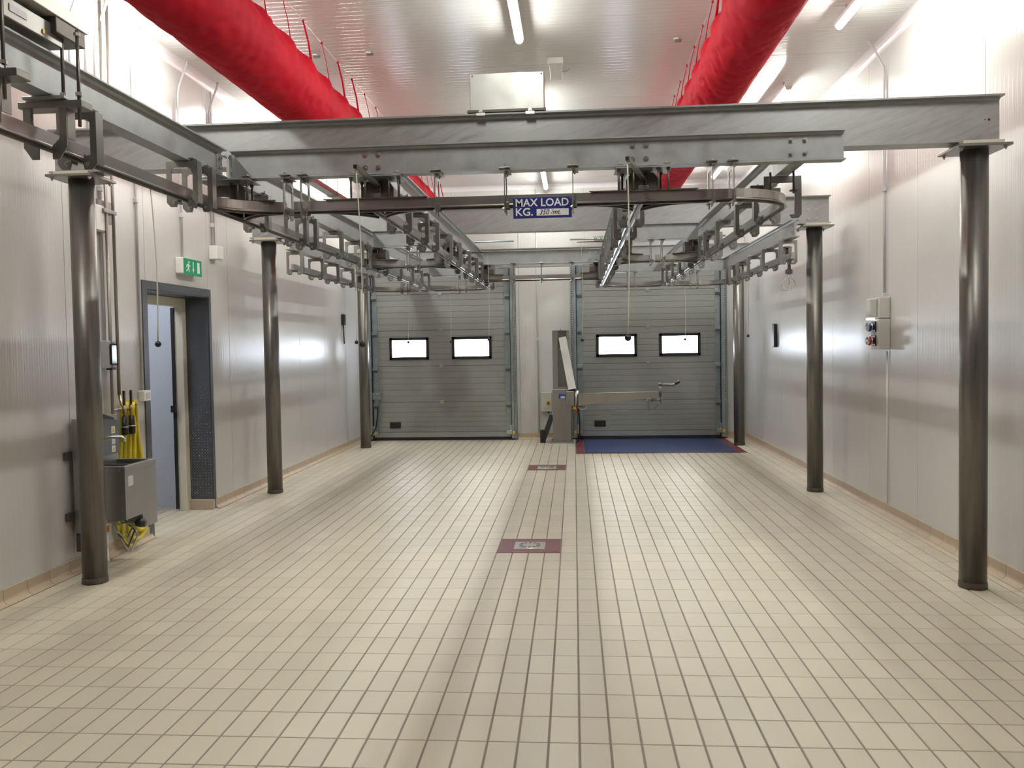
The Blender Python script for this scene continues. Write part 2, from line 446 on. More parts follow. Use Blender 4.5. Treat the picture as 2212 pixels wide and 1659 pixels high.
# ---- side doorway: checker plate lining, cream frame, a bit of the room beyond
dr = empty('door_3', 'doorway lined with dark checker plate under the exit sign', None, (0, 0, 0), kind='structure')
T = .075
MB().box(XL, XL+.012, DY0-T, DY0+.006, 0, DZ).obj('lining_strip', M_DIAMOND, dr)
MB().box(XL, XL+.012, DY1-.006, DY1+T*.55, .105, DZ).obj('lining_strip', M_DIAMOND, dr)
MB().box(XL, XL+.012, DY0-T, DY1+T*.55, DZ, DZ+T).obj('lining_strip', M_DIAMOND, dr)
MB().box(XL-.26, XL, DY1-.012, DY1, .105, DZ).obj('lining_reveal', M_DIAMOND, dr)
MB().box(XL-.26, XL, DY0, DY0+.012, 0, DZ).obj('lining_reveal', M_DIAMOND, dr)
MB().box(XL-.26, XL, DY0, DY1, DZ-.012, DZ).obj('lining_reveal', M_DIAMOND, dr)
MB().bbox(XL-.26, XL+.012, DY1-.045, DY1-.012, 0, .105).obj('cove_tile', M_BASE, dr)
fx0, fx1 = XL-.33, XL-.235
MB().bbox(fx0, fx1, DY1-.095, DY1-.013, 0, DZ-.014).obj('door_frame', M_FRAME, dr)
MB().bbox(fx0, fx1, DY0+.013, DY0+.075, 0, DZ-.014).obj('door_frame', M_FRAME, dr)
MB().bbox(fx0, fx1, DY0+.076, DY1-.096, DZ-.10, DZ-.014).obj('door_frame', M_FRAME, dr)
MB().box(fx0-.02, fx0+.01, DY1-.115, DY1-.098, .02, DZ-.11).obj('gasket', M_RUBBER, dr)
lt = MB().bbox(fx0-.03, fx0+.02, DY1-.15, DY1-.117, 1.02, 1.09).obj('latch', M_BLACK, dr)
# the room beyond
inn = MB().box(-5.6, XL-.205, 8.36, 8.46, 0, 3.0).box(-5.7, -5.6, 5.5, 8.46, 0, 3.0).box(-5.7, XL-.2, 5.4, 5.5, 0, 3.0).box(-5.7, XL-.2, 5.4, 8.46, 3.0, 3.1)
inn.obj('wall_side_room', M_INNER, label='panel walls of the room beyond the doorway, tinted blue for its daylight', kind='structure')
sr = empty('switch_box', 'small grey light switch box seen through the side doorway', 'switch', (-4.12, 8.36, 1.0))
MB().bbox(-.045, .045, -.045, 0, -.035, .035).obj('housing', M_GREYP, sr)
MB().box(-.03, .03, -.049, -.044, -.022, .022).obj('rocker', M_BLACK, sr)
MB().cyl((0, -.02, .035), (0, -.02, 1.7), .009).obj('conduit', M_GREYP, sr)

# ---- two sectional overhead doors in the end wall
DP = YB-.055          # front face of the door leaves
def sectional_door(name, x0, x1, label):
    root = empty(name, label, None, (0, 0, 0), kind='structure')
    ys = DP
    joints = [.145, .675, 1.311, 1.936, 2.567, 3.2]
    for k in range(5):
        z0, z1 = joints[k]+.003, joints[k+1]-.003
        n = 6; h = (z1-z0)/n
        pts = [(ys+.04, z0), (ys, z0)]
        for q in range(1, n):
            z = z0+q*h
            pts += [(ys, z-.006), (ys+.005, z-.001), (ys+.005, z+.001), (ys, z+.006)]
        pts += [(ys, z1), (ys+.04, z1)]
        p = MB().prism(pts, x0, x1, 'x').obj('panel', M_DOOR, root)
        if k == 2:
            w = x1-x0
            c1 = x0+(.30 if name == 'door_1' else .325)
            c2 = x1-(.32 if name == 'door_1' else .325)
            for a, b in ((c1, c1+.70), (c2-.70, c2)):
                zz0, zz1 = 1.423, 1.815
                fr = MB().bbox(a, b, ys-.016, ys+.002, zz0, zz0+.05).bbox(a, b, ys-.016, ys+.002, zz1-.05, zz1).bbox(a, a+.05, ys-.016, ys+.002, zz0, zz1).bbox(b-.05, b, ys-.016, ys+.002, zz0, zz1)
                fr.obj('window_frame', M_BLACK, p)
                MB().box(a+.04, b-.04, ys-.009, ys-.003, zz0+.04, zz1-.04).obj('pane', M_PANE, p)
            mid = (c1+c2)/2
            MB().box(mid-.075, mid+.075, ys-.004, ys, 1.66, 1.725).obj('maker_plate', mat('maker_plate', (.26, .25, .24), .4), p)
        if k == 0:
            MB().bbox(x0+.28, x0+.475, ys-.012, ys+.002, .215, .325, .01).obj('pull_recess', M_BLACK, p)
        if k > 0:
            MB().bbox((x0+x1)/2-.035, (x0+x1)/2+.035, ys-.012, ys, z0-.03, z0+.022).obj('hinge', M_BOLT, root)
    MB().box(x0, x1, ys-.004, ys+.04, .055, .142).obj('bottom_rail', M_DOORB, root)
    MB().box(x0-.03, x1+.03, ys-.012, ys+.045, .004, .055).obj('bottom_seal', M_RUBBER, root)
    for s, xe in ((-1, x0), (1, x1)):
        a, b = (xe-.005, xe+.085) if s < 0 else (xe-.085, xe+.005)
        MB().box(a, b, ys-.007, ys+.03, .15, 3.2).obj('end_stile', M_GALVD, root)
        for k in range(1, 6):
            z = joints[k]-.045
            hb = MB().bbox(a-.002, b+.002, ys-.035, ys-.007, z-.035, z+.03).obj('roller_hinge', M_GALVD, root)
            MB().bbox(a+.01, b-.005, ys-.06, ys-.035, z-.06, z-.02).obj('roller', M_DARK, hb)
        MB().box(min(xe+s*.006, xe+s*.03), max(xe+s*.006, xe+s*.03), ys-.044, ys+.03, .01, 3.25).obj('side_seal', M_RUBBER, root)
        # guide track and perforated mounting angle
        t0 = xe+s*.012; t1 = xe+s*.06
        MB().box(min(t0, t1), max(t0, t1), ys-.055, ys-.045, .03, 3.25).box(min(t0, t0+s*.004), max(t0, t0+s*.004), ys-.055, ys, .03, 3.25).obj('guide_track', M_GALVD, root)
        e0, e1 = xe+s*.064, xe+s*.112
        MB().box(min(e0, e1), max(e0, e1), ys-.03, ys-.024, .02, 3.3).box(min(e1, e1-s*.005), max(e1, e1-s*.005), ys-.03, YB-.002, .02, 3.3).obj('mounting_angle', M_GALV, root)
        hl = MB()
        ec = (e0+e1)/2
        for q in range(80): hl.cyl((ec, ys-.0302, .08+q*.04), (ec, ys-.031, .08+q*.04), .009, 6, smooth=False)
        hl.obj('slot', M_BLACK, root)['kind'] = 'stuff'
        br = MB().bbox(xe-s*.03-.05, xe-s*.03+.05, ys-.075, ys-.036, .10, .17).bbox(xe-.02, xe+.02, ys-.05, ys-.008, .16, .26).obj('bottom_bracket', M_BOLT, root)
        MB().bbox(xe+s*.05-.02, xe+s*.05+.02, ys-.085, ys-.076, .11, .16).obj('warning_tab', M_YELP, br)
    # head of the lifting gear over the leaf
    MB().cyl((x0-.1, ys-.06, 3.45), (x1+.1, ys-.06, 3.45), .016, 10).obj('spring_shaft', M_GALVD, root)
    sp = [(x0+.3+.0045*k, ys-.06+.045*math.cos(k*.8), 3.45+.045*math.sin(k*.8)) for k in range(260)]
    MB().tube(sp, .004, 4).obj('torsion_spring', M_DARK, root)
    return root
d1 = sectional_door('door_1', -3.545, -1.115, 'grey sectional door with two bright windows and no loading arm')
d2 = sectional_door('door_2', .055, 2.485, 'grey sectional door with two bright windows behind the loading arm')
# cable and lock on the first door
MB().bbox(-3.56, -3.40, DP-.05, DP-.009, .73, .85).cyl((-3.5, DP-.06, .82), (-3.44, DP-.06, .82), .012).obj('bolt_lock', M_GALVD, d1)
MB().tube([(-3.47, DP-.03, .62), (-3.475, DP-.05, .45), (-3.50, DP-.07, .25), (-3.60, DP-.13, .05), (-3.66, DP-.16, .02)], .011, 6).obj('cable', M_RUBBER, d1)

# ---- blue dock plate let into the floor
dk = empty('dock_plate', 'blue tread plate dock leveller with a red tile border', 'dock plate', (0, 0, 0))
MB().bbox(.145, 2.42, 12.44, YB-.05, -.02, .006, .003).obj('blue_plate', M_BLUE, dk)
MB().box(.130, 2.435, 12.425, YB-.05, -.02, .0015).obj('steel_surround', M_STEEL, dk)
for k in range(8):
    y0 = 12.36+k*.245
    if y0 > YB-.1: break
    MB().bbox(.012, .127, y0, min(y0+.241, YB-.06), -.01, .001, .002).obj('red_tile', M_REDT, dk)
    MB().bbox(2.438, 2.553, y0, min(y0+.241, YB-.06), -.01, .001, .002).obj('red_tile', M_REDT, dk)
for k in range(10):
    MB().bbox(.13+k*.2308, .13+k*.2308+.2268, 12.355, 12.422, -.01, .001, .002).obj('red_tile', M_REDT, dk)

# ---- floor drains: a square of mitred red tiles round a slotted grate
def drain(cy, label):
    t = empty('floor_drain', label, 'floor drain', (-.3855, cy, 0), group='floor drains')
    W, D, w, d = .252, .236, .128, .125
    M_ = M_REDT
    for pts in ([(-W, -D), (-.003, -D), (-.003, -d), (-w, -d)], [(.003, -D), (W, -D), (w, -d), (.003, -d)],
                [(-W, D), (-w, d), (-.003, d), (-.003, D)], [(.003, D), (.003, d), (w, d), (W, D)],
                [(-W, -D+.004), (-w, -d+.004), (-w, d-.004), (-W, D-.004)], [(W, -D+.004), (W, D-.004), (w, d-.004), (w, -d+.004)]):
        MB().prism(pts, -.008, .001, 'z').obj('red_tile', M_, t)
    MB().box(-w+.002, w-.002, -d+.002, d-.002, -.02, .002).obj('steel_plate', M_PLATE, t)
    gr = MB().lathe([(.0001, .007), (.085, .007), (.1, .005), (.104, .002)], (0, 0, 0), 36).obj('grate', M_PLATE, t)
    sl = MB()
    for k in range(12):
        a = 2*pi*k/12; c, s = math.cos(a), math.sin(a)
        q = [(r*c-u*s, r*s+u*c) for r, u in ((.06, -.009), (.09, -.009), (.09, .009), (.06, .009))]
        sl.prism(q, .0068, .0078, 'z')
    sl.obj('slot', M_BLACK, gr)['kind'] = 'stuff'
drain(TY0+6*TB, 'red tiled floor drain with bright round grate, farther from the sectional doors')
drain(TY0+24*TB, 'red tiled floor drain with dull grate, closer to the sectional doors')

# ================================================================== lamps
ZL = ZC-.075          # the lamps hang a little below the ceiling
def lamp(x, y0, y1, label, group):
    t = empty('ceiling_lamp', label, 'lamp', (x, (y0+y1)/2, ZL), group=group)
    L = (y1-y0)/2
    MB().bbox(-.04, .04, -L, L, -.034, 0, .006).obj('housing', M_WHITE, t)
    for s in (-1, 1): MB().cyl((0, s*(L-.2), 0), (0, s*(L-.2), ZC-ZL), .007, 8).obj('stem', M_GREYP, t)
    prof = [(-.030, -.034)]+[(-.030*math.cos(pi*k/10), -.0345-.030*math.sin(pi*k/10)) for k in range(11)]+[(.030, -.034)]
    MB().prism(prof, -L+.02, L-.02, 'y').obj('diffuser', M_LAMP, t)
    for s in (-1, 1): MB().prism([(p[0]*1.04, p[1]*1.02) for p in prof], s*L, s*(L-.022), 'y').obj('end_cap', M_WHITE, t)
LY = [2.4, 5.78, 8.91, 12.1]
WH = {2.4: 'farthest from the sectional doors', 5.78: 'just before the front beam', 8.91: 'just past the front beam', 12.1: 'next to the sectional doors'}
for a in LY:
    w_ = WH[a]
    if a > -1: lamp(2.28, a, a+1.5, f'tube ceiling lamp beside the push-button wall, {w_}', 'tube lamps beside the push-button wall')
    if a > -1: lamp(-3.30, a, a+1.5, f'tube ceiling lamp beside the exit-sign wall, {w_}', 'tube lamps beside the exit-sign wall')
    a += .48 if a > 12 else 0
    lamp(-.44, a, a+1.5, f'tube ceiling lamp between the red ducts, {w_}', 'tube lamps between the ducts')

# ================================================================== steel frame
def ibeam(h, b, tw, tf, z0):
    r = .012
    z1 = z0+h; x = b/2; w = tw/2
    return [(-x, z0), (x, z0), (x, z0+tf), (w+r, z0+tf), (w, z0+tf+r), (w, z1-tf-r), (w+r, z1-tf), (x, z1-tf),
            (x, z1), (-x, z1), (-x, z1-tf), (-w-r, z1-tf), (-w, z1-tf-r), (-w, z0+tf+r), (-w-r, z0+tf), (-x, z0+tf)]
def bolt(mb, p, axis, r=.011, h=.010, n=6):
    p = Vector(p); a = Vector(axis).normalized()
    mb.cyl(p, p+a*.003, r*1.6, 10, smooth=False).cyl(p+a*.003, p+a*(.003+h), r, n, smooth=False)
    mb.cyl(p+a*(.003+h), p+a*(.003+h*1.9), r*.55, 8, smooth=False)

# ---- columns
row_txt = ['first pair, farthest from the sectional doors', 'middle pair', 'last pair, next to the sectional doors']
proto = None
for ri, y in enumerate(ROWS_Y):
    for side, x in ((0, CXL), (1, CXR)):
        extra = [['with the hand-wash sink behind it', ''], ['beyond the side doorway', 'between the push buttons and the trolley hook'], ['beside the door without loading arm', 'beside the blue dock plate']][ri][side]
        wall_t = ('exit-sign wall', 'push-button wall')[side]
        lab = f'round brown-grey steel column by the {wall_t}, {extra}' if extra else f'round brown-grey steel column by the {wall_t}, carrying the front beam end'
        if proto is None:
            t = empty('steel_column', lab, 'column', (x, y, 0), group='round steel columns', kind='thing')
            MB().cyl((0, 0, 0), (0, 0, 2.862), .084, 40).obj('shaft', M_COLUMN, t)
            MB().lathe([(.0845, .0), (.088, .003), (.0872, .035), (.0845, .045)], (0, 0, 0), 40).obj('base_ring', M_DARK, t)
            MB().bbox(-.165, .165, -.16, .16, 2.862, 2.880, .003).obj('cap_plate', M_STEEL, t)
            MB().bbox(-.125, .125, -.13, .13, 2.8805, 2.9045, .003).obj('bearing_plate', M_FRAME, t)
            for sx in (-1, 1):
                for sy in (-1, 1):
                    b = MB(); bolt(b, (sx*.135, sy*.125, 2.862), (0, 0, -1)); b.obj('bolt', M_BOLT, t)
            proto = t
        else:
            copy_tree(proto, (x, y, 0), 0, lab)

# ---- main beams on the columns
mlabs = ['front galvanised beam with brushed streaks spanning the first pair of columns', 'galvanised beam spanning the middle pair of columns', 'galvanised beam spanning the columns next to the sectional doors']
for k, y in enumerate(ROWS_Y):
    t = empty('main_beam', mlabs[k], 'beam', (0, y, 0), group='beams across the hall', kind='thing')
    MB().prism(ibeam(.30, .15, .0075, .0115, ZB0), -3.64, 2.765, 'x').obj('profile', M_GALV2, t)
    if k == 1:
        for cx_ in (CXL+.02, CXR-.02):
            for dx in (-.045, .045):
                for z in (2.965, 3.06):
                    b = MB(); bolt(b, (cx_+dx, -.004, z), (0, -1, 0)); b.obj('bolt', M_BOLT, t)
    if k == 0:
        for dx, r in ((2.70, .008), (2.675, .004)):
            MB().cyl((dx, -.0040, 3.06), (dx, -.0046, 3.06), r, 12).obj('bolt_hole', M_BLACK, t)

# ---- lower grid: cross beams and joists (all 180 deep)
def small_beam(axis, a, b, c, label, name='cross_beam', bolts=(), cope=None):
    t = empty(name, label, 'beam', (0, 0, 0), kind='thing')
    prof = ibeam(.18, .091, .0055, .008, ZJ0)
    if axis == 'x':
        MB().prism([(c+p[0], p[1]) for p in prof], a, b, 'x').obj('profile', M_GALV, t)
        for bx in bolts:
            for dx in (-.045, .038):
                for z in (2.775, 2.855):
                    q = MB(); bolt(q, (bx+dx, c-.003, z), (0, -1, 0)); q.obj('bolt', M_BOLT, t)
    else:
        MB().prism([(c+p[0], p[1]) for p in prof], a, b, 'y').obj('profile', M_GALV, t)
        # end cleats
        for e, s in ((a, 1), (b, -1)):
            for sx in (-1, 1):
                MB().box(min(c+sx*.003, c+sx*.009), max(c+sx*.003, c+sx*.009), min(e, e+s*.075), max(e, e+s*.075), 2.755, 2.875).obj('cleat', M_GALV, t)
                for z in (2.785, 2.845):
                    q = MB(); bolt(q, (c+sx*.009, e+s*.045, z), (sx, 0, 0)); q.obj('bolt', M_BOLT, t)
    return t
R1, R2, R3, R4, R5, R6 = -3.06, -2.20, -1.245, .415, 1.365, 2.30
YC1, YC2, YC3, YC4 = 5.115, 8.80, 10.95, 12.62
small_beam('x', -2.15, 1.63, YC1, 'lower cross beam under the front beam carrying the load sign rail', bolts=(R3, R4, R5))
small_beam('x', R2+.05, R3-.05, YC2, 'short cross beam between second and third joists from the exit-sign wall')
small_beam('x', R4+.05, R5-.05, YC2, 'short cross beam between second and third joists from the push-button wall')
small_beam('x', R3+.05, R4-.05, YC3, 'cross beam bridging the gap between the two track loops', bolts=(R4-.15,))
small_beam('x', R1-.05, R3+.05, YC4, 'end cross beam in front of the door without loading arm')
small_beam('x', R4-.05, R6+.05, YC4, 'end cross beam in front of the door with loading arm')
small_beam('y', 1.0, YC1-.055, R2, 'galvanised joist reaching forward from the lower cross beam, weighing unit on top', 'joist')
small_beam('y', YC1+.05, YC4-.05, R2, 'long galvanised joist, second from the exit-sign wall', 'joist')
small_beam('y', YC1+.05, YC4-.05, R3, 'long galvanised joist, third from the exit-sign wall', 'joist')
small_beam('y', YC1+.05, YC4-.05, R4, 'long galvanised joist, third from the push-button wall', 'joist')
small_beam('y', YC1+.05, YC4-.05, R5, 'long galvanised joist, second from the push-button wall', 'joist')
small_beam('y', 8.75, YC4-.05, R1, 'short galvanised joist alongside the exit-sign wall', 'joist')
small_beam('y', 8.75, YC4-.05, R6, 'short galvanised joist alongside the push-button wall', 'joist')

# ================================================================== overhead track
RP = [(.0145, ZR1), (.0145, ZR1-.052), (.026, ZR1-.060), (.026, ZR1-.066), (-.026, ZR1-.066), (-.026, ZR1-.060), (-.0145, ZR1-.052), (-.0145, ZR1)]
RS = [(.0075, ZR1-.0665), (.0075, ZR0), (-.0075, ZR0), (-.0075, ZR1-.0665)]
def arc(cx, cy, r, a0, a1, n=14):
    return [(cx+r*math.cos(math.radians(a0+(a1-a0)*k/n)), cy+r*math.sin(math.radians(a0+(a1-a0)*k/n))) for k in range(n+1)]
def track(path, label, name='track_rail', group=None):
    o = MB().sweep(RP, path).obj(name, M_RAIL, label=label, cat='rail', group=group)
    MB().sweep(RS, path).obj('centre_strip', M_DARK, o)
    return o
RC = .42
gs = .031    # a turnout tongue stops short of the rail it meets
track([(R2, 1.0), (R2, 4.72)], 'steel track rail reaching forward under the weighing unit')
track([(R2, 4.728), (R2, YC4-RC-.05)], 'steel track rail second from the exit-sign wall')
track([(R1, 8.82), (R1, YC4-RC)]+arc(R1+RC, YC4-RC, RC, 180, 90)+[(R2-.05, YC4)], 'steel track rail along the exit-sign wall, bending at its end')
track([(R3, YC1+gs), (R3, YC4-RC)]+arc(R3-RC, YC4-RC, RC, 0, 90)+[(R2+.05, YC4)], 'steel track rail third from the exit-sign wall')
track([(R4, YC1+gs), (R4, YC4-RC)]+arc(R4+RC, YC4-RC, RC, 180, 90)+[(R5-.05, YC4)], 'steel track rail third from the push-button wall')
track([(R2+.45, YC1), (R5-RC, YC1)]+arc(R5-RC, YC1+RC, RC, -90, 0)+[(R5, YC4-RC-.05)], 'front cross rail with the load sign, bending round into the loop')
track([(R6, 8.86), (R6, YC4-RC)]+arc(R6-RC, YC4-RC, RC, 0, 90)+[(R5+.05, YC4)], 'steel track rail along the push-button wall, trolley at its end')
track([(R2+RC+.03, YC2), (R3-RC-.03, YC2)], 'short cross rail between second and third rails from the exit-sign wall')
track([(R4+RC+.03, YC2), (R5-RC-.03, YC2)], 'short cross rail between second and third rails from the push-button wall')
track([(R3+RC+.03, YC3), (R4-RC-.03, YC3)], 'cross rail bridging the gap between the two track loops')
# turnout curves
def turn(x, y, sx, sy, label):
    """a quarter curve from the cross rail (going sx) into the long rail (going sy)"""
    c = (x+sx*RC, y+sy*RC)
    a0 = {(1, 1): (270, 180), (-1, 1): (270, 360), (1, -1): (90, 180), (-1, -1): (90, 0)}[(sx, sy)]
    p = arc(c[0], c[1], RC-.0, a0[0]+(4 if a0[1] > a0[0] else -4), a0[1]-(22 if a0[1] > a0[0] else -22))
    track(p, label, 'curved_rail', 'turnout curves of the overhead track')
JT = {(R2, YC1): 'front corner junction by the weighing unit', (R3, YC1): 'front junction nearer the exit-sign wall', (R4, YC1): 'front junction nearer the push-button wall',
      (R2, YC2): 'second long rail from the exit-sign wall', (R3, YC2): 'third long rail from the exit-sign wall',
      (R4, YC2): 'third long rail from the push-button wall', (R5, YC2): 'second long rail from the push-button wall',
      (R3, YC3): 'bridging rail, nearer the exit-sign wall', (R4, YC3): 'bridging rail, nearer the push-button wall',
      (R2, YC4): 'end rail before the door without loading arm', (R5, YC4): 'end rail before the door with loading arm'}
for x, y, sx, sy in ((R2, YC1, 1, -1), (R2, YC1, 1, 1), (R3, YC1, -1, 1), (R3, YC1, 1, 1), (R4, YC1, -1, 1), (R4, YC1, 1, 1),
                     (R2, YC2, 1, 1), (R2, YC2, 1, -1), (R3, YC2, -1, 1), (R3, YC2, -1, -1), (R4, YC2, 1, 1), (R4, YC2, 1, -1), (R5, YC2, -1, -1), (R5, YC2, -1, 1),
                     (R3, YC3, 1, 1), (R3, YC3, 1, -1), (R4, YC3, -1, 1), (R4, YC3, -1, -1), (R2, YC4, 1, -1), (R2, YC4, -1, -1), (R5, YC4, 1, -1), (R5, YC4, -1, -1)):
    way = 'towards the doors' if sy > 0 else 'away from the doors'
    if (x, y) in ((R3, YC1), (R4, YC1), (R2, YC4), (R5, YC4)): way = 'exit-sign side' if sx < 0 else 'push-button side'
    turn(x, y, sx, sy, f'turnout curve of the {JT[(x, y)]}, {way}')

# ---- portal hangers
def hanger_proto(flanged):
    t = empty('rail_hanger', 'x', 'hanger', (0, 0, 0))
    z0, zt = ZR0-.035, ZJ0-.004
    mb = MB(); w, wi = .092, .062; th = .005
    ya = -.026 if flanged else -.003
    def plate(pts): mb.prism(pts, ya, ya+th, 'y')
    plate([(-w, zt-.034), (w, zt-.034), (w, zt), (-w, zt)])
    for s in (-1, 1):
        plate([(s*wi, zt-.034), (s*w, zt-.034), (s*w, ZR0+.03), (s*wi, ZR0+.03)])
        plate([(s*wi, zt-.034), (s*(wi-.014), zt-.034), (s*wi, zt-.048)])
        plate([(s*w, ZR0+.03), (s*w, z0+.024), (s*(w-.022), z0), (s*.034, z0), (s*.0285, z0+.02), (s*.0285, ZR0+.022), (s*wi, ZR0+.03)])
        x0, x1 = (w-.005, w) if s > 0 else (-w, -w+.005)
        if flanged: mb.box(x0, x1, -.021, .030, z0+.024, zt)
    if flanged: mb.box(-w, w, -.021, .030, zt-.005, zt)
    else: mb.box(-w+.02, w-.02, ya+th, .035, zt-.005, zt)
    mb.obj('bracket', M_STEEL, t)
    for s in (-1, 1):
        b = MB(); bolt(b, (s*.046, ya, z0+.027), (0, -1, 0), .0075, .007); b.obj('bolt', M_BOLT, t)
        q = MB().bbox(s*.052-.022, s*.052+.022, -.034, .034, ZJ0+.0085, ZJ0+.0145, .002)
        bolt(q, (s*.058, 0, ZJ0+.0145), (0, 0, 1), .008, .007)
        bolt(q, (s*.030, .012, zt-.005), (0, 0, -1), .007, .007); q.obj('clamp', M_BOLT, t)
        MB().bbox(min(s*.0275, s*.036), max(s*.0275, s*.036), ya+.004, .024, ZR0-.006, ZR0+.034, .002).obj('side_lug', M_STEEL, t)
    return t
protos = {'y': [hanger_proto(True), False], 'x': [hanger_proto(False), False]}
ORD = ['first', 'second', 'third', 'fourth', 'fifth', 'sixth', 'seventh', 'eighth', 'ninth', 'tenth', 'eleventh', 'twelfth']
def hangers(axis, c, vals, labels, group):
    pr = protos[axis]
    for v, label in zip(vals, labels):
        loc = (c, v, 0) if axis == 'y' else (v, c, 0)
        rz = 0 if axis == 'y' else -pi/2
        if not pr[1]:
            o = pr[0]; o.location = loc; o.rotation_euler = (0, 0, rz); o['label'] = label; o['group'] = group; pr[1] = True
        else: copy_tree(pr[0], loc, rz, label, group)
def row(n, txt, frm): return [f'{ORD[k]} portal hanger past {frm}, rail {txt}' for k in range(n)]
S2, S3 = 'second from the exit-sign wall', 'third from the exit-sign wall'
T2, T3 = 'second from the push-button wall', 'third from the push-button wall'
FR = 'the front cross rail'
HX = 'strap hanger '
H = [('y', R2, [3.57, 4.56, 4.75], ['steel portal hanger next to the weighing unit rods on the forward rail', 'portal hanger before the rail joint near the front cross rail', 'portal hanger after the rail joint near the front cross rail'], 'the forward rail'),
     ('y', R2, [5.64, 6.46, 6.72, 7.47, 8.21, 8.55, 9.35, 10.1, 10.85, 11.5, 12.05], row(11, S2, FR), 'rail '+S2),
     ('y', R1, [8.92, 9.66, 10.31, 11.02, 11.78, 12.15], row(6, 'along the exit-sign wall', 'the free rail end'), 'rail along the exit-sign wall'),
     ('y', R3, [5.91, 6.60, 7.11, 7.91, 8.55, 9.30, 10.02, 10.60, 11.3, 12.1], row(10, S3, FR), 'rail '+S3),
     ('y', R4, [5.91, 6.60, 7.11, 7.91, 8.55, 9.30, 10.02, 10.60, 11.3, 12.1], row(10, T3, FR), 'rail '+T3),
     ('y', R5, [5.95, 6.61, 7.49, 8.20, 8.52, 9.30, 10.1, 10.85, 11.5, 12.05], row(10, T2, FR), 'rail '+T2),
     ('y', R6, [9.05, 9.87, 10.68, 11.42, 11.95, 12.15], row(6, 'along the push-button wall', 'the trolley hook'), 'rail along the push-button wall'),
     ('x', YC1, [-1.789, -1.68, -.838, -.41, .006, .841, .965], [HX+s for s in ('on the front cross rail, next to the corner switch', 'on the front cross rail, second from the corner switch', 'on the front cross rail at the rail joint before the load sign', 'on the front cross rail at the MAX end of the load sign', 'on the front cross rail at the LOAD end of the load sign', 'of the pair before the front rail bend, closer to the sign', 'of the pair before the front rail bend, closer to the bend')], 'front cross rail'),
     ('x', YC2, [-1.77, -1.66], [HX+'on the short cross rail nearer the exit-sign wall, '+s for s in ('outer one of the pair', 'inner one of the pair')], 'short cross rail nearer the exit-sign wall'),
     ('x', YC2, [.82, .935], [HX+'on the short cross rail nearer the push-button wall, '+s for s in ('inner one of the pair', 'outer one of the pair')], 'short cross rail nearer the push-button wall'),
     ('x', YC3, [-.79, -.42, -.02], [HX+'on the bridging cross rail, '+s for s in ('nearer the exit-sign wall', 'in the middle', 'nearer the push-button wall')], 'bridging cross rail'),
     ('x', YC4, [-2.65, -2.55, -1.75, -1.65], [HX+ORD[k]+' from the exit-sign wall on the end rail' for k in range(4)], 'end rail before the door without loading arm'),
     ('x', YC4, [1.87, 1.76, .93, .82], [HX+ORD[k]+' from the push-button wall on the end rail' for k in range(4)], 'end rail before the door with loading arm')]
for ax, c, vals, labs, txt in H: hangers(ax, c, vals, labs, 'hangers of the '+txt)

# ---- switch gear over the junctions: plate under the beams, threaded rods, a slide housing
def switch_proto():
    t = empty('rail_switch', 'x', 'rail switch', (0, 0, 0))
    MB().bbox(-.17, .17, -.06, .15, ZJ0-.0135, ZJ0-.0055, .002).obj('top_plate', M_GALV, t)
    for x, y in ((-.15, -.035), (-.06, -.035), (.02, .03), (.09, -.035), (.15, -.035), (-.12, .12), (.12, .12)):
        MB().cyl((x, y, ZR1+.008), (x, y, ZJ0-.0135), .0065, 8).cyl((x, y, ZJ0-.028), (x, y, ZJ0-.0135), .012, 6, smooth=False).obj('threaded_rod', M_DARK, t)
    MB().prism([(-.10, 2.60), (-.075, 2.585), (.075, 2.585), (.10, 2.60), (.10, 2.66), (.07, 2.70), (-.07, 2.70), (-.10, 2.66)], .05, .20, 'y').obj('slide_housing', M_DARK, t)
    MB().prism([(-.33, -.03), (.33, -.03), (.07, .32), (-.07, .32)], ZR1+.0005, ZR1+.0075, 'z').obj('guide_plate', M_DARK, t)
    MB().bbox(-.03, .03, -.02, .04, ZR1+.008, ZR1+.036, .004).obj('lock_block', M_STEEL, t)
    for s in (-1, 1):
        q = MB().bbox(s*.14-.025, s*.14+.025, -.045, .045, ZJ0+.0085, ZJ0+.015, .002); bolt(q, (s*.14, 0, ZJ0+.015), (0, 0, 1), .009, .008); q.obj('clamp', M_BOLT, t)
    return t
sw = switch_proto()
SW = [(R2+.02, YC1-.03, 0, 'with four dark rods at the corner under the weighing rail'), (R3+.02, YC1, 0, 'over the front cross rail nearer the exit-sign wall'),
      (R4+.02, YC1, 0, 'over the front cross rail nearer the push-button wall'), (R2, YC2, -pi/2, 'at the short cross rail, on the second rail from the exit-sign wall'),
      (R5, YC2, pi/2, 'at the short cross rail, on the second rail from the push-button wall'), (R3, YC2, pi/2, 'at the short cross rail, on the third rail from the exit-sign wall'),
      (R4, YC2, -pi/2, 'at the short cross rail, on the third rail from the push-button wall'), (R3, YC3, -pi/2, 'at the bridging cross rail, nearer the exit-sign wall'),
      (R4, YC3, pi/2, 'at the bridging cross rail, nearer the push-button wall')]
for k, (x, y, rz, txt) in enumerate(SW):
    lab = 'rail switch '+txt
    if k == 0: sw.location = (x, y, 0); sw.rotation_euler = (0, 0, rz); sw['label'] = lab; sw['group'] = 'rail switches'
    else: copy_tree(sw, (x, y, 0), rz, lab, 'rail switches')
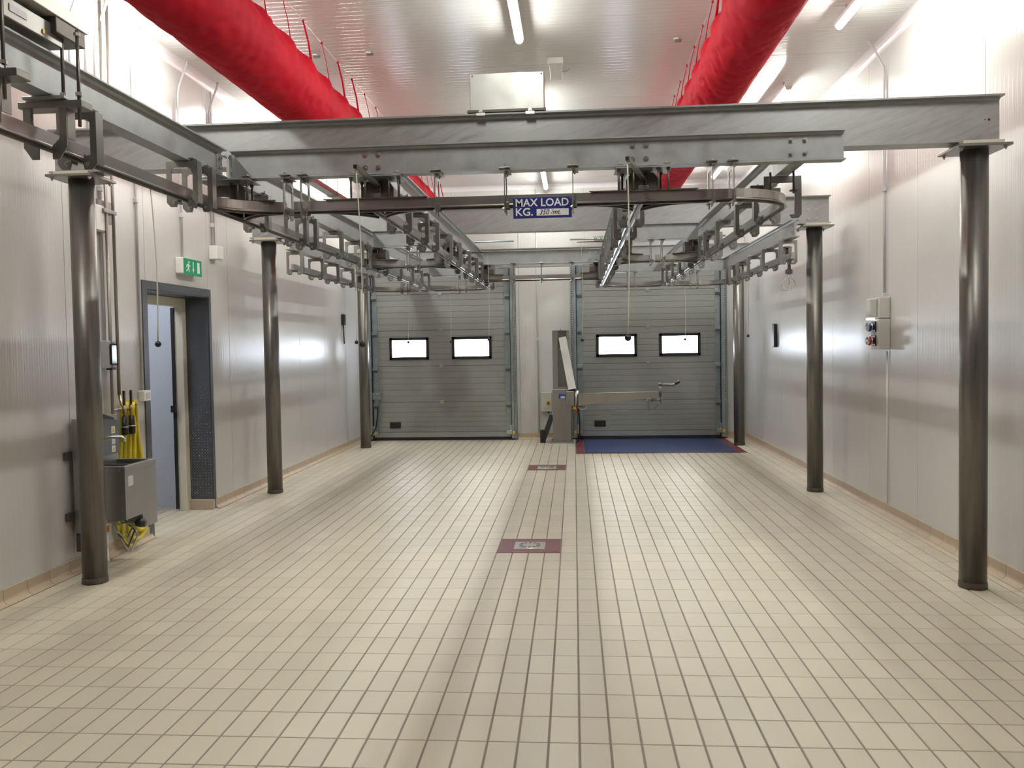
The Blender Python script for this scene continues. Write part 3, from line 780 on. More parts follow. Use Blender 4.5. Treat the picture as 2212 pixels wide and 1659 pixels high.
# heavy corner bracket where the front rail bends
t = empty('corner_bracket', 'large plate bracket with two rods on the bend of the front rail', 'hanger', (R5-.0, 5.50, 0))
MB().bbox(-.12, .12, -.006, .0, ZJ0-.05, ZJ0-.006, .001).box(.075, .12, -.006, 0, 2.47, ZJ0-.05).box(-.12, -.085, -.006, 0, 2.60, ZJ0-.05).prism([(.12, 2.47), (.10, 2.445), (.055, 2.445), (.042, 2.47)], -.006, 0, 'y').box(.115, .12, 0, .05, 2.50, ZJ0-.006).obj('plate', M_STEEL, t)
for x, y in ((-.10, -.10), (.04, -.12)):
    MB().cyl((x, y, 2.585), (x, y, ZJ0-.0), .0075, 8).cyl((x, y, 2.60), (x, y, 2.606), .028, 12, smooth=False).obj('threaded_rod', M_DARK, t)
MB().bbox(-.20, -.10, .02, .12, 2.60, 2.67, .006).obj('slide_housing', M_DARK, t)

# ---- weighing unit sitting on the forward joist
w = empty('weighing_unit', 'stainless weighing unit with white cover on top of the forward joist', 'scale', (R2, 3.0, 0))
MB().bbox(-.115, .105, -1.2, .49, 3.032, 3.088, .003).obj('cover', mat('cover_steel', (.66, .64, .58), .4, .35, .5, var=.08), w)
MB().bbox(-.06, .075, -1.2, .36, 2.925, 3.005, .004).obj('load_beam', M_STEEL, w)
MB().bbox(-.10, .10, .27, .47, 2.965, 3.031, .004).obj('end_bracket', M_DARK, w)
MB().box(.0755, .078, .02, .12, 2.955, 2.982).obj('sticker', M_PAPER, w)
MB().box(.0755, .079, .215, .228, 2.942, 2.958).obj('yellow_tag', M_YELP, w)
for dy in (.35, -.05):
    hg = empty('weigh_hanger', 'threaded-rod hanger under the weighing unit, ' + ('beside the portal hanger' if dy > .2 else 'at the edge of the picture' if False else 'farther from the cross rail'), 'hanger', (R2, 3.0+dy, 0), group='rod hangers of the weighing unit')
    for x in (.07, .138) if dy > .2 else (.095,):
        MB().cyl((x, 0, 2.60), (x, 0, 3.10 if x < .1 else 3.0), .0072, 10).obj('threaded_rod', M_DARK, hg)
        for z in (2.728, 2.975): MB().cyl((x, 0, z), (x, 0, z+.014), .014, 6, smooth=False).obj('nut', M_BOLT, hg)
    MB().bbox(-.115, .165, -.03, .055, 2.675, 2.705, .004).obj('cross_bar', M_STEEL, hg)
    MB().bbox(-.085, .10, -.045, .0, 2.7085, 2.722, .002).obj('washer_bar', M_PLATE, hg)
    for s in (-1, 1):
        zc = 2.462
        pts = [(s*.062, 2.675), (s*.095, 2.675), (s*.095, zc+.05), (s*.06, zc), (s*.030, zc), (s*.030, zc+.055), (s*.062, zc+.085)]
        MB().prism(pts, -.026, -.020, 'y').box(min(s*.09, s*.096), max(s*.09, s*.096), -.02, .035, 2.55, 2.675).obj('leg', M_STEEL, hg)

# ---- stainless cabinet plate on top of the front beam
p = empty('steel_box', 'flat bright steel cabinet standing on the front beam', 'box', (0, 0, 0))
MB().bbox(-.672, -.176, 5.53, 5.66, 3.225, 3.468, .003).obj('body', M_PLATE, p)
MB().bbox(-.69, -.165, 5.515, 5.67, 3.2065, 3.2245, .002).obj('base_angle', M_DARK, p)
for x in (-.60, -.27):
    q = MB().bbox(x-.03, x+.03, 5.51, 5.524, 3.185, 3.204, .001); bolt(q, (x, 5.514, 3.212), (0, -1, 0), .008, .006); q.obj('clamp', M_BOLT, p)
for x in (-.655, -.193):
    MB().cyl((x, 5.53, 3.452), (x, 5.526, 3.452), .005, 8).obj('screw', M_DARK, p)

# ---- MAX LOAD sign
def text_mesh(body, size, bold=0.0, shear=0.0, align='LEFT'):
    c = bpy.data.curves.new('t', 'FONT'); c.body = body; c.size = size; c.offset = bold; c.shear = shear; c.extrude = .0006; c.align_x = align; c.resolution_u = 3
    o = bpy.data.objects.new('t', c); COL.objects.link(o)
    dg = bpy.context.evaluated_depsgraph_get()
    me = bpy.data.meshes.new_from_object(o.evaluated_get(dg))
    bpy.data.objects.remove(o); bpy.data.curves.remove(c)
    return me
def text(body, size, loc, mt, parent, name, bold=0.0, width=None, shear=0.0, rot=(pi/2, 0, 0)):
    me = text_mesh(body, size, bold, shear); me.materials.clear(); me.materials.append(mt); me.name = name
    o = bpy.data.objects.new(name, me); COL.objects.link(o); o.parent = parent
    o.location = loc; o.rotation_euler = rot
    if width:
        xs = [v.co.x for v in me.vertices]; o.scale = (width/(max(xs)-min(xs)), 1, 1)
        o.location.x -= min(xs)*o.scale.x if rot[2] == 0 else 0
    return o
sg = empty('load_sign', 'dark blue sign reading MAX LOAD KG. 350/mt. on the front cross rail', 'sign', (-.182, 5.078, 2.492))
MB().bbox(-.1795, .1795, -.0015, .0015, -.064, .064, .001).obj('board', M_BLUES, sg)
text('MAX LOAD', .066, (-.164, -.003, .009), M_SIGNW, sg, 'lettering', .0011, .325)
text('KG.', .066, (-.164, -.003, -.047), M_SIGNW, sg, 'lettering', .0011, .105)
MB().box(-.036, .161, -.0026, -.0015, -.049, -.009).obj('writing_field', M_SIGNW, sg)
text('350 /mt.', .045, (-.018, -.0034, -.043), M_BLACK, sg, 'handwriting', .0002, .13, .28)
for x in (-.17, .17): MB().cyl((x, -.004, .056), (x, 0, .056), .004, 8).obj('rivet', M_BOLT, sg)

# ---- pull cords
def cord(path, label, r=.0035, ball=.0165, group='pull cords with black knobs', cat='pull cord', tab=False):
    top = path[0]; b = path[-1]
    t = empty('pull_cord', label, cat, b, group=group)
    MB().tube([tuple(Vector(p)-Vector(b)) for p in path], r, 6).obj('cord', M_CORD, t)
    MB().ball((0, 0, -ball*.8), ball).obj('knob', M_BLACK, t)
    return t
def sag(a, b, bow=(.02, 0, 0), n=10):
    a, b, bw = Vector(a), Vector(b), Vector(bow)
    return [tuple(a.lerp(b, k/n)+bw*math.sin(pi*k/n)) for k in range(n+1)]
cord(sag((R2, 4.18, 2.498), (-2.185, 4.18, 1.70), (.012, 0, 0)), 'pull cord with black knob in front of the side doorway')
lv = MB().prism([(-.011, -.011), (.011, -.011), (.011, .011), (-.011, .011)], 0, .60, 'y').prism([(-.0075, -.0075), (.0075, -.0075), (.0075, .0075), (-.0075, .0075)], -.0012, .0, 'y')
def lever(p, q, label):
    p, q = Vector(p), Vector(q); d = q-p
    t = empty('switch_lever', label, 'lever', p, math.atan2(-d.x, d.y), group='square tube switch levers')
    L = d.length
    MB().prism([(-.0115, -.0115), (.0115, -.0115), (.0115, .0115), (-.0115, .0115)], 0, L, 'y').obj('tube', M_STEEL, t)
    MB().box(-.009, .009, -.0015, .001, -.009, .009).obj('open_end', M_BLACK, t)
    MB().cyl((-.012, .02, -.022), (.012, .02, -.022), .004, 6).cyl((0, .02, -.022), (0, .02, -.01), .005, 6).obj('cord_eye', M_BOLT, t)
lever((-1.217, 4.59, 2.672), (-1.215, 5.16, 2.678), 'square tube switch lever reaching forward, nearer the exit-sign wall')
lever((.303, 4.55, 2.657), (.44, 5.13, 2.668), 'slanting square tube switch lever nearer the push-button wall')
cord(sag((-1.217, 4.612, 2.648), (-1.20, 4.60, 1.685), (.012, 0, 0), 8), 'pull cord with large black knob on the forward switch lever', ball=.019)
cord(sag((.305, 4.57, 2.633), (.297, 4.57, 1.695), (.008, 0, 0), 8), 'double pull cord with black knob on the slanting switch lever', ball=.019)
def far_cord(px, py, Y, X, ztop, label):
    b = on_y(px, py, Y) if Y else on_x(px, py, X)
    cord(sag((b.x, b.y, ztop), tuple(b), (.012, 0, 0), 6), label, .003, .02)
FC = [(770, 736, None, R2, ZR0, 'thin pull cord with small knob beside the far column near the exit-sign wall'), (882, 737, YC4, None, ZR0, 'thin pull cord hanging over the first window of the door without loading arm'),
      (974, 736, YC4, None, ZR0, 'thin pull cord hanging between the windows of the door without loading arm'), (1056, 730, 9.5, None, 2.722, 'thin pull cord over the second window of the door without loading arm'),
      (1258, 731, 8.9, None, 2.742, 'thin pull cord hanging beside the lift column'), (1480, 731, YC4, None, ZR0, 'thin pull cord over the window of the door with loading arm'),
      (1616, 723, None, R6, ZR0, 'pull cord hanging in front of the far column by the push-button wall')]
for px, py, Y, X, zt, lab in FC: far_cord(px, py, Y, X, zt, lab)
# flat arms that carry two of them
for (x0, x1, Y, z, lab) in ((R3+.0, -.95, 9.5, 2.722, 'flat cord arm past the short cross rail, nearer the exit-sign wall'), (R4-.0, .045, 8.9, 2.742, 'flat cord arm past the short cross rail, nearer the push-button wall')):
    MB().prism([(x0, z-.006), (x1, z), (x1, z+.006), (x0, z+.016)], Y-.012, Y+.012, 'y').obj('cord_arm', M_DARK, label=lab, cat='lever', group='cord arms')

# ---- trolley with a wire hook at the end of the rail by the push-button wall
t = empty('trolley_hook', 'rail trolley with a looped steel hook hanging by the push-button wall', 'hook', (R6, 9.12, 0))
MB().cyl((-.013, 0, ZR1+.036), (.013, 0, ZR1+.036), .036, 20).obj('wheel', M_STEEL, t)
MB().prism([(.016, 2.47), (.044, 2.47), (.050, 2.50), (.050, 2.665), (.016, 2.665)], -.035, .035, 'y').obj('side_plate', M_PLATE, t)
MB().box(-.030, -.016, -.03, .03, 2.58, 2.665).box(-.030, .05, -.03, .03, 2.652, 2.665).obj('yoke', M_STEEL, t)
MB().prism([(.012, 2.42), (.048, 2.42), (.044, 2.47), (.016, 2.47)], -.006, .006, 'y').bbox(-.008, .062, -.018, .018, 2.375, 2.42, .004).obj('swivel', M_DARK, t)
hk = [(.012, 0, 2.38), (.005, -.0, 2.33), (-.035, 0, 2.29), (-.055, 0, 2.245), (-.045, 0, 2.205), (-.005, 0, 2.19), (.035, 0, 2.205), (.04, .01, 2.24), (.02, .012, 2.265)]
h2 = [(.042, 0, 2.38), (.05, 0, 2.33), (.08, 0, 2.30), (.088, 0, 2.26), (.07, 0, 2.225), (.03, 0, 2.205), (.0, -.01, 2.225), (-.02, -.012, 2.25)]
h3 = [(.027, 0, 2.38), (.03, .01, 2.32), (.035, .02, 2.26), (.03, .01, 2.21)]
for h in (hk, h2, h3): MB().tube(h, .0055, 8).obj('wire_hook', M_BOLT, t)

# ================================================================== red fabric ducts
def duct(cx, cz, r, side, y0, y1, label):
    """limp fabric hose, hung from a cable by straps; side: which way the cable lies"""
    t = empty('fabric_duct', label, 'duct', (cx, 0, cz), group='red fabric ducts')
    nu, nv = 64, 520
    vs = []; fs = []
    for j in range(nv+1):
        y = y0+(y1-y0)*j/nv
        for i in range(nu):
            a = 2*pi*i/nu
            # the cloth is pulled up at each strap and hangs in folds between them
            ph = ((y-y0-.25)/.5) % 1.0
            near = min(ph, 1-ph)
            pull = math.exp(-(near/.15)**2)
            up = math.exp(-((math.cos(a)*side-.86)**2+(math.sin(a)-.46)**2)/.12)
            ca, sa = math.cos(a), math.sin(a)
            n1 = noise.noise(Vector((ca*1.6+cx, y*1.1+a*.5, sa*1.6)))
            # sharp diagonal creases
            q = y*2.3+1.1*math.sin(a*1.0+cx)+1.5*noise.noise(Vector((ca*1.5, y*.9, sa*1.5+cx)))
            crease = (1-abs(((q % 1.0)-.5)*2))**6
            q2 = y*3.7-1.6*sa+1.8*noise.noise(Vector((ca*2.2+5, y*1.5, sa*2.2)))
            crease2 = (1-abs(((q2 % 1.0)-.5)*2))**8
            n3 = noise.noise(Vector((ca*4+9, y*3.2+2*a, sa*4)))
            rr = r*(1+.03*n1+.014*n3) - .022*crease*(.5+.8*noise.noise(Vector((ca*2, y*.7+3, sa*2)))) - .014*crease2 + up*(.045*pull-.026)
            vs.append((rr*math.cos(a), y, rr*math.sin(a)*(1.0 if math.sin(a) < 0 else .97)))
    for j in range(nv):
        for i in range(nu):
            fs.append((j*nu+i, j*nu+(i+1) % nu, (j+1)*nu+(i+1) % nu, (j+1)*nu+i))
    fs.append(tuple(range(nu))); fs.append(tuple(nv*nu+i for i in range(nu-1, -1, -1)))
    MB().add(vs, fs, True).obj('hose', M_RED, t)
    ax, az = side*r*.86, r*.46
    wx, wz = side*(r*.86-.065), 4.36-cz
    MB().cyl((wx, y0, wz), (wx, y1, wz), .0025, 6).obj('cable', M_BOLT, t)
    k = 0; y = y0+.25
    rnd = random.Random(int(cx*100))
    while y < y1:
        thick = rnd.choice((.004, .004, .009))
        sl = MB().tube([(ax, y, az), ((ax+wx)/2+side*.006, y+.01, (az+wz)/2), (wx, y, wz)], [thick*1.2, thick, thick*.8], 6)
        sl.cbox((wx, y, wz), (.014, .02, .02)).obj('strap', M_RED, t)
        y += .5
    return t
duct(-2.37, 3.875, .275, 1, -2.0, 13.85, 'limp red fabric air duct nearer the exit-sign wall')
duct(1.285, 3.905, .245, -1, -2.0, 13.85, 'limp red fabric air duct nearer the push-button wall')

# ================================================================== fittings on the ceiling
t = empty('ceiling_box', 'white box with a short cable on the ceiling above the front beam', 'box', (-.143, 8.30, ZC))
MB().bbox(-.075, .075, -.27, -.19, -.06, 0, .006).obj('front_flange', M_WHITE, t)
MB().bbox(-.062, .062, -.19, .30, -.045, 0, .006).obj('body', M_WHITE, t)
MB().tube([(.062, .1, -.02), (.10, .1, -.025), (.13, .09, -.015), (.14, .08, 0)], .007, 6).obj('cable', M_GREYP, t)
for (px, py, lab) in ((680, 118, 'small metal sensor bracket on the ceiling nearer the exit-sign wall'), (795, 113, 'thin metal sensor bracket on the ceiling above the duct cable'), (1460, 83, 'small metal sensor bracket on the ceiling nearer the push-button wall')):
    q = on_z(px, py, ZC)
    t = empty('ceiling_bracket', lab, 'bracket', (q.x, q.y, ZC), group='ceiling brackets')
    MB().cyl((0, 0, -.012), (0, 0, 0), .022, 12).obj('foot', M_WHITE, t)
    MB().bbox(-.012, .05, -.01, .01, -.032, -.012, .002).obj('arm', M_STEEL, t)

# ================================================================== exit-sign wall
def conduit(path, label, r=.011, mt=None, clips=(), name='conduit', group='wall conduits'):
    o = Vector(path[-1])
    t = empty(name, label, 'pipe', tuple(o), group=group)
    MB().tube([tuple(Vector(p)-o) for p in path], r, 10).obj('tube', mt or M_GREYP, t)
    for c in clips: MB().bbox(c[0]-r*1.5-o.x, c[0]+r*1.5-o.x, c[1]-r*1.6-o.y, c[1]+r*1.6-o.y, c[2]-.022-o.z, c[2]+.022-o.z, .003).obj('clip', M_GREYP, t)
xw = XL+.016
def wall_conduit(y, z1, label, bend=True, **k):
    top = [(XL+.12, y, ZC), (XL+.105, y, ZC-.06), (XL+.03, y, ZC-.24), (xw, y, ZC-.31)] if bend else [(xw, y, ZC-.076)]
    conduit(top+[(xw, y, 3.5), (xw, y, z1)], label, clips=[(xw, y, 3.72), (xw, y, 2.95)], **k)
wall_conduit(6.86, 1.31, 'grey conduit running down to the light switch by the doorway')
wall_conduit(7.68, 2.54, 'grey conduit running down to the exit sign')
wall_conduit(8.36, 2.73, 'grey conduit running down to the white junction box')
wall_conduit(6.20, 2.80, 'grey conduit ending at a box behind the first column')
wall_conduit(6.32, 1.74, 'grey conduit running down to the wall dispenser')
conduit([(xw, 8.40, ZC-.08), (xw, 8.40, 2.73)], 'second thin conduit beside the one to the junction box', .008)
wall_conduit(5.98, 2.2, 'grey conduit at the wall behind the weighing unit')
# two water pipes
wp = empty('water_pipe', 'pair of thin steel water pipes dropping to the hose tap', 'pipe', (XL+.062, 6.42, 0))
def wpipe(y): return [(0, y-6.55, ZC), (0, y-6.55, 1.19)]
MB().tube([(0, -.10, ZC), (0, -.10, 1.16), (0, -.10, .85)], .0135, 10).obj('pipe', M_PIPE, wp)
MB().tube([(0, .0, ZC), (0, .0, 1.30)], .0135, 10).obj('pipe', M_PIPE, wp)
MB().tube([(0, -.10, 1.18), (.0, .04, 1.18), (.06, .07, 1.18), (.06, .07, 1.12)], .0115, 8).obj('cross_pipe', M_PIPE, wp)
MB().tube([(0, 0, 1.30), (.03, -.02, 1.22), (.06, -.035, 1.19), (.06, -.035, 1.12)], .0115, 8).obj('cross_pipe', M_BRASS, wp)
MB().bbox(-.045, .015, -.15, .03, 2.755, 2.785, .003).bbox(-.046, -.036, -.16, .04, 2.68, 2.86, .002).obj('pipe_clamp', M_STEEL, wp)
for (x, y) in ((.06, -.035), (.06, .07)):
    tp = MB().cyl((x, y, 1.15), (x, y, 1.21), .017, 10).obj('tap', M_BRASS, wp)
    MB().bbox(x-.008, x+.008, y-.013, y+.013, 1.215, 1.335, .006).obj('tap_lever', M_BLACK, tp)
    MB().lathe([(.001, 1.125), (.022, 1.125), (.024, 1.05), (.027, 1.04), (.0275, .985), (.023, .975), (.001, .975)], (x, y, 0), 14).obj('hose_coupling', M_BLACK, wp)
    MB().lathe([(.0255, 1.045), (.0272, 1.045), (.0272, 1.036), (.0255, 1.036)], (x, y, 0), 14).obj('clamp_ring', M_BOLT, wp)
# yellow hose looped over a bracket
hs = empty('yellow_hose', 'yellow water hose looped over the taps above the sink', 'hose', (XL+.07, 6.52, 0))
def loop(dy0, dy1, zt, zb, x):
    pts = []
    for k in range(25):
        a = k/24
        if a < .5:
            s = a/.5; y = dy0*s**1.2; z = zt-(zt-zb)*s
        else:
            s = (1-a)/.5; y = dy1*s**1.2+.0; z = zt-(zt-zb)*s
        pts.append((x, y, z))
    return pts
def hose_loop(ya, yb, zb, x, top=1.24):
    """down one flank, round the bottom, up the other"""
    p = [(x, -.015, top-.01), (x, -.03, top-.08)]
    for k in range(1, 9): p.append((x, ya*(k/8)**.9, top-.08-(top-.08-zb-.12)*k/8))
    c = (ya+yb)/2; rr = (yb-ya)/2
    for k in range(1, 10):
        a = pi+pi*k/10; p.append((x, c+rr*math.cos(a), zb+.12+.12*math.sin(a)))
    for k in range(8, 0, -1): p.append((x, yb*(k/8)**.9, top-.08-(top-.08-zb-.12)*k/8))
    p += [(x, .03, top-.08), (x, .015, top-.01), (x, 0, top)]
    return p
for ya, yb, zb, x in ((-.13, .14, .045, .0), (-.10, .19, .09, .035), (-.05, .17, .16, .06), (-.16, .10, .14, -.03), (-.09, .06, .2, .02)):
    MB().tube(hose_loop(ya, yb, zb, x), .0175, 8).obj('loop', M_YELLOW, hs)
MB().bbox(-.055, .085, -.012, .012, 1.205, 1.22, .003).obj('hose_bracket', M_STEEL, hs)
# light switch beside the doorway
t = empty('light_switch', 'white surface-mounted light switch beside the doorway', 'switch', (XL, 6.87, 1.265))
MB().bbox(0, .062, -.055, .055, -.045, .045, .006).obj('housing', M_WHITE, t)
MB().bbox(.0615, .066, -.032, .032, -.028, .028, .001).obj('rocker', M_GREYP, t)
# exit sign
t = empty('exit_sign', 'green running-man exit sign above the side doorway', 'exit sign', (XL, 7.75, 2.46))
MB().bbox(0, .075, -.19, .19, -.075, .075, .008).obj('housing', M_WHITE, t)
MB().box(.0755, .079, -.175, .195, -.082, .072).obj('green_panel', M_GREEN, t)
pic = MB()
def flat(pts): pic.prism([(y, z) for y, z in pts], .0792, .0802, 'x')
flat([(.10, -.055), (.15, -.055), (.15, .05), (.10, .05)])
flat([(.008, .05), (.022, .05), (.022, -.02), (.036, -.02), (.015, -.055), (-.006, -.02), (.008, -.02)])
flat([(-.085, .05), (-.065, .05), (-.060, .035), (-.07, .025), (-.085, .03)])
flat([(-.105, .022), (-.075, .022), (-.072, -.008), (-.098, -.012)])
flat([(-.075, .02), (-.052, .005), (-.048, -.005), (-.056, -.004), (-.078, .006)])
flat([(-.105, .022), (-.125, .008), (-.13, -.012), (-.122, -.012), (-.114, .004), (-.10, .01)])
flat([(-.086, -.006), (-.068, -.022), (-.064, -.055), (-.076, -.055), (-.082, -.028), (-.095, -.012)])
flat([(-.098, -.01), (-.105, -.03), (-.132, -.045), (-.128, -.054), (-.098, -.04), (-.086, -.014)])
pic.obj('pictogram', M_SIGNW, t)
# junction box
t = empty('junction_box', 'white cable junction box on the wall past the exit sign', 'box', (XL, 8.37, 2.665))
MB().bbox(0, .085, -.075, .075, -.07, .07, .006).obj('housing', M_WHITE, t)
MB().bbox(.0852, .092, -.07, .07, -.065, .065, .003).obj('lid', M_WHITE, t)
t = empty('junction_box', 'grey cable box on the wall behind the first column', 'box', (XL, 6.27, 2.72))
MB().bbox(0, .05, -.09, .09, -.12, .09, .006).obj('housing', M_GREYP, t)
MB().bbox(.0502, .056, -.08, .08, -.11, .08, .003).obj('lid', M_WHITE, t)
# dispenser
t = empty('wall_dispenser', 'small wall dispenser with a dark window beside the water pipes', 'dispenser', (XL, 6.33, 1.63))
MB().bbox(0, .07, -.06, .06, -.11, .11, .008).obj('body', M_GREYP, t)
MB().bbox(.0705, .085, -.045, .045, -.085, .085, .012).obj('window', mat('smoky_window', (.01, .012, .016), .08), t)
MB().bbox(.03, .08, -.03, .03, -.125, -.105, .005).obj('nozzle', M_BLACK, t)

# ---- hand-wash sink
s = empty('hand_wash_sink', 'stainless steel knee-operated hand-wash sink behind the first column', 'sink', (XL, 6.045, 0))
X0, X1, YA, YE = .07, .43, -.225, .225
MB().bbox(.03, .13, YA, YE, .30, 1.155, .004).obj('back_body', M_SINK, s)
# basin: walls and floor of a trough with a rim
zt, zb = .80, .40
bs = MB()
bs.box(.131, X1-.012, YA, YA+.012, zb, zt-.04).box(.131, X1-.012, YE-.012, YE, zb-.11, zt-.04)
bs.box(X1-.012, X1, YA, YE, zb, zt-.04).prism([(YA+.23, zb), (YA+.26, zb-.11), (YE, zb-.11), (YE, zb)], X1-.012, X1, 'x')
bs.box(.131, X1-.012, YA+.012, YE-.012, .52, .532)
bs.box(.131, X1-.012, YA+.012, YE-.012, zb, zb+.008)
bs.obj('basin', M_SINK, s)
rim = MB().bbox(X1-.035, X1+.004, YA-.004, YE+.004, zt-.045, zt, .004).bbox(.131, X1-.035, YA-.004, YA+.03, zt-.045, zt, .004).bbox(.131, X1-.035, YE-.03, YE+.004, zt-.045, zt, .004).bbox(.131, X1-.035, -.012, .008, zt-.05, zt-.012, .003)
rim.obj('rim', M_SINK, s)
MB().box(X1+.0005, X1+.002, YA+.04, YA+.11, .645, .72).obj('sticker', M_PAPER, s)
bx = MB().prism([(YA+.10, .86), (YA+.36, .86), (YA+.36, 1.08), (YA+.33, 1.12), (YA+.10, 1.15)], .131, .19, 'x').obj('dispenser_box', M_DGREY, s)
MB().prism([(YA+.10, 1.155), (YA+.30, 1.125), (YA+.30, 1.14), (YA+.12, 1.19)], .135, .185, 'x').obj('dispenser_lid', M_BLACK, bx)
for z0, z1, tri in ((1.02, 1.075, True), (.935, .985, False), (.875, .925, True)):
    MB().box(.1905, .1915, YA+.25, YA+.30, z0, z1).obj('sticker', M_SIGNW if tri else M_PAPER, bx)
    if tri: MB().prism([(YA+.255, z0+.012), (YA+.295, z0+.012), (YA+.275, z1-.008)], .1917, .1924, 'x').obj('warning_triangle', M_YELP, bx)
MB().tube([(.19, YA+.10, 1.0), (.26, YA+.12, 1.005), (.32, YA+.16, 1.005), (.335, YA+.17, .985), (.335, YA+.17, .965)], [.011, .011, .012, .015, .016], 10).obj('spout', M_BOLT, s)
for z in (.885, .43):
    MB().bbox(.001, .03, YA-.07, YA+.0, z-.03, z+.03, .003).obj('wall_bracket', M_DARK, s)
MB().bbox(.03, .10, YA+.01, YA+.06, .16, .299, .003).obj('lower_bracket', M_DARK, s)
wt = MB().cyl((.20, YA+.10, .16), (.20, YA+.10, .395), .024, 14).cyl((.20, YA+.10, .25), (.20, YA+.10, .29), .030, 14).cyl((.20, YA+.10, .34), (.20, YA+.10, .36), .029, 14)
wt.tube([(.20, YA+.10, .17), (.20, YA+.10, .10), (.195, YA+.12, .065), (.15, YA+.14, .06), (.06, YA+.14, .06)], .024, 12).obj('waste_pipe', M_WHITE, s)
MB().box(.222, .2255, YA+.085, YA+.12, .295, .335).obj('orange_label', M_ORANGE, s)
MB().tube([(.26, YA+.12, .39), (.28, YA+.16, .33), (.30, YA+.18, .34), (.40, YA+.215, .335)], .006, 8).obj('knee_lever', M_STEEL, s)
MB().lathe([(.001, -.035), (.028, -.033), (.035, -.01), (.035, .012), (.028, .033), (.001, .036)], (.42, YA+.22, .335), 14, 'x').obj('knee_pad', M_BLACK, s)
for k, (a, b, c) in enumerate(((.15, .10, .10), (.17, .14, .05), (.13, .09, .16))):
    MB().tube([(.24, YA+.12, .38), (.25, YA+.10+a*.5, .28), (.26, YA+.12+a, c+.06), (.27, YA+.20+b, c+.03), (.28, YA+.28+b, c+.14), (.25, YA+.24+b, .30), (.20, YA+.26, .38)], .007, 8).obj('supply_hose', M_GREYP if k else M_DARK, s)

# ================================================================== push-button wall
conduit([(XR-.16, 7.96, ZC), (XR-.10, 7.96, ZC-.09), (XR-.025, 7.96, ZC-.24), (XR-.016, 7.96, ZC-.32), (XR-.016, 7.96, 3.2), (XR-.016, 7.96, 2.045)], 'grey conduit running down to the push-button boxes', clips=[(XR-.016, 7.96, 3.05), (XR-.016, 7.96, 2.06)])
conduit([(XR-.012, 7.90, 1.54), (XR-.012, 7.90, .11)], 'thin conduit below the push-button boxes', .006, M_WHITE)
t = empty('push_button_station', 'grey wall box with a blue and a red mushroom push button', 'push buttons', (XR, 7.96, 0))
MB().bbox(-.10, -.003, -.11, .11, 1.845, 2.04, .005).obj('upper_box', M_GREYBOX, t)
MB().bbox(-.165, -.10, -.06, .06, 1.85, 2.03, .010).obj('signal_cover', M_GREYBOX, t)
MB().bbox(-.166, -.118, -.055, .055, 1.83, 1.849, .006).obj('signal_lamp', mat('signal_lamp', (.8, .8, .8), .3, emit=((1, 1, 1), 2.0)), t)
MB().bbox(-.105, -.003, -.11, .11, 1.555, 1.835, .005).obj('lower_box', M_GREYBOX, t)
for z, mt in ((1.77, M_BLUEB), (1.64, M_REDB)):
    MB().bbox(-.117, -.1055, -.05, .05, z-.052, z+.048, .002).obj('backplate', M_BLACK, t)
    MB().cyl((-.145, 0, z-.003), (-.117, 0, z-.003), .03, 16).obj('collar', M_BOLT, t)
    b = MB().cyl((-.165, 0, z-.003), (-.146, 0, z-.003), .043, 24).obj('push_button', mt, t)
    MB().lathe([(.0405, -.1653), (.036, -.175), (.001, -.176)], (0, 0, z-.003), 24, 'x').obj('button_cap', M_BOLT, b)
for y, z, lab in ((12.15, 1.72, 'dark control pendant on the push-button wall beside the far column'),):
    MB().bbox(XR-.05, XR-.002, y-.06, y+.06, z-.16, z+.18, .01).obj('control_pendant', M_BLACK, label=lab, cat='switch')
MB().bbox(XL+.002, XL+.05, 13.10, 13.20, 2.02, 2.2, .01).tube([(XL+.02, 13.15, 2.03), (XL+.03, 13.13, 1.85), (XL+.03, 13.15, 1.72)], .012, 6).obj('control_pendant', M_BLACK, label='small dark controller with a lead on the wall behind the far column', cat='switch')

# ================================================================== loading arm beside the second sectional door
a = empty('loading_arm', 'stainless jointed loading arm lift standing between the sectional doors', 'lift', (0, 13.86, 0))
MB().bbox(-.372, -.062, -.13, .13, .012, .90, .006).obj('lower_column', M_SINK, a)
up = MB().box(-.362, -.272, -.11, .12, .90, 1.885).box(-.122, -.072, -.11, .12, .90, 1.885).box(-.272, -.122, .06, .12, .90, 1.885).box(-.272, -.122, -.11, .06, .90, .935).box(-.272, -.122, -.10, .06, 1.74, 1.885)
up.obj('upper_column', M_SINK, a)
MB().box(-.27, -.124, -.108, -.101, 1.745, 1.88).obj('top_cover', M_DARK, a)
MB().cyl((-.22, 0, 1.885), (-.22, 0, 1.935), .008, 8).obj('eye_bolt', M_BOLT, a)
# sloping boom
def slab(mb, p, q, wx, wy):
    p = Vector(p); q = Vector(q); d = (q-p).normalized(); yv = Vector((0, 1, 0)); xv = d.cross(yv).normalized(); yv = xv.cross(d).normalized()
    cs = [c+xv*(sx*wx/2)+yv*(sy*wy/2) for c in (p, q) for sx, sy in ((-1, -1), (1, -1), (1, 1), (-1, 1))]
    return mb.add(cs, [(0,3,2,1),(4,5,6,7),(0,1,5,4),(1,2,6,5),(2,3,7,6),(3,0,4,7)])
slab(MB(), (-.19, -.12, 1.74), (-.035, -.62, .90), .125, .13).obj('boom', M_RAIL, a)
kn = MB().bbox(-.135, -.01, -.70, -.52, .665, .90, .006).obj('knuckle', M_SINK, a)
MB().cyl((.02, -.60, .655), (.02, -.60, .905), .038, 24).obj('pivot', M_BOLT, kn)
yy = -.60
MB().prism([(.055, .66), (1.33, .785), (1.33, .875), (.055, .855)], yy-.045, yy+.045, 'y').obj('forearm', M_RAIL, a)
pst = MB().cyl((1.365, yy, .80), (1.365, yy, .99), .022, 16).obj('end_post', M_SINK, a)
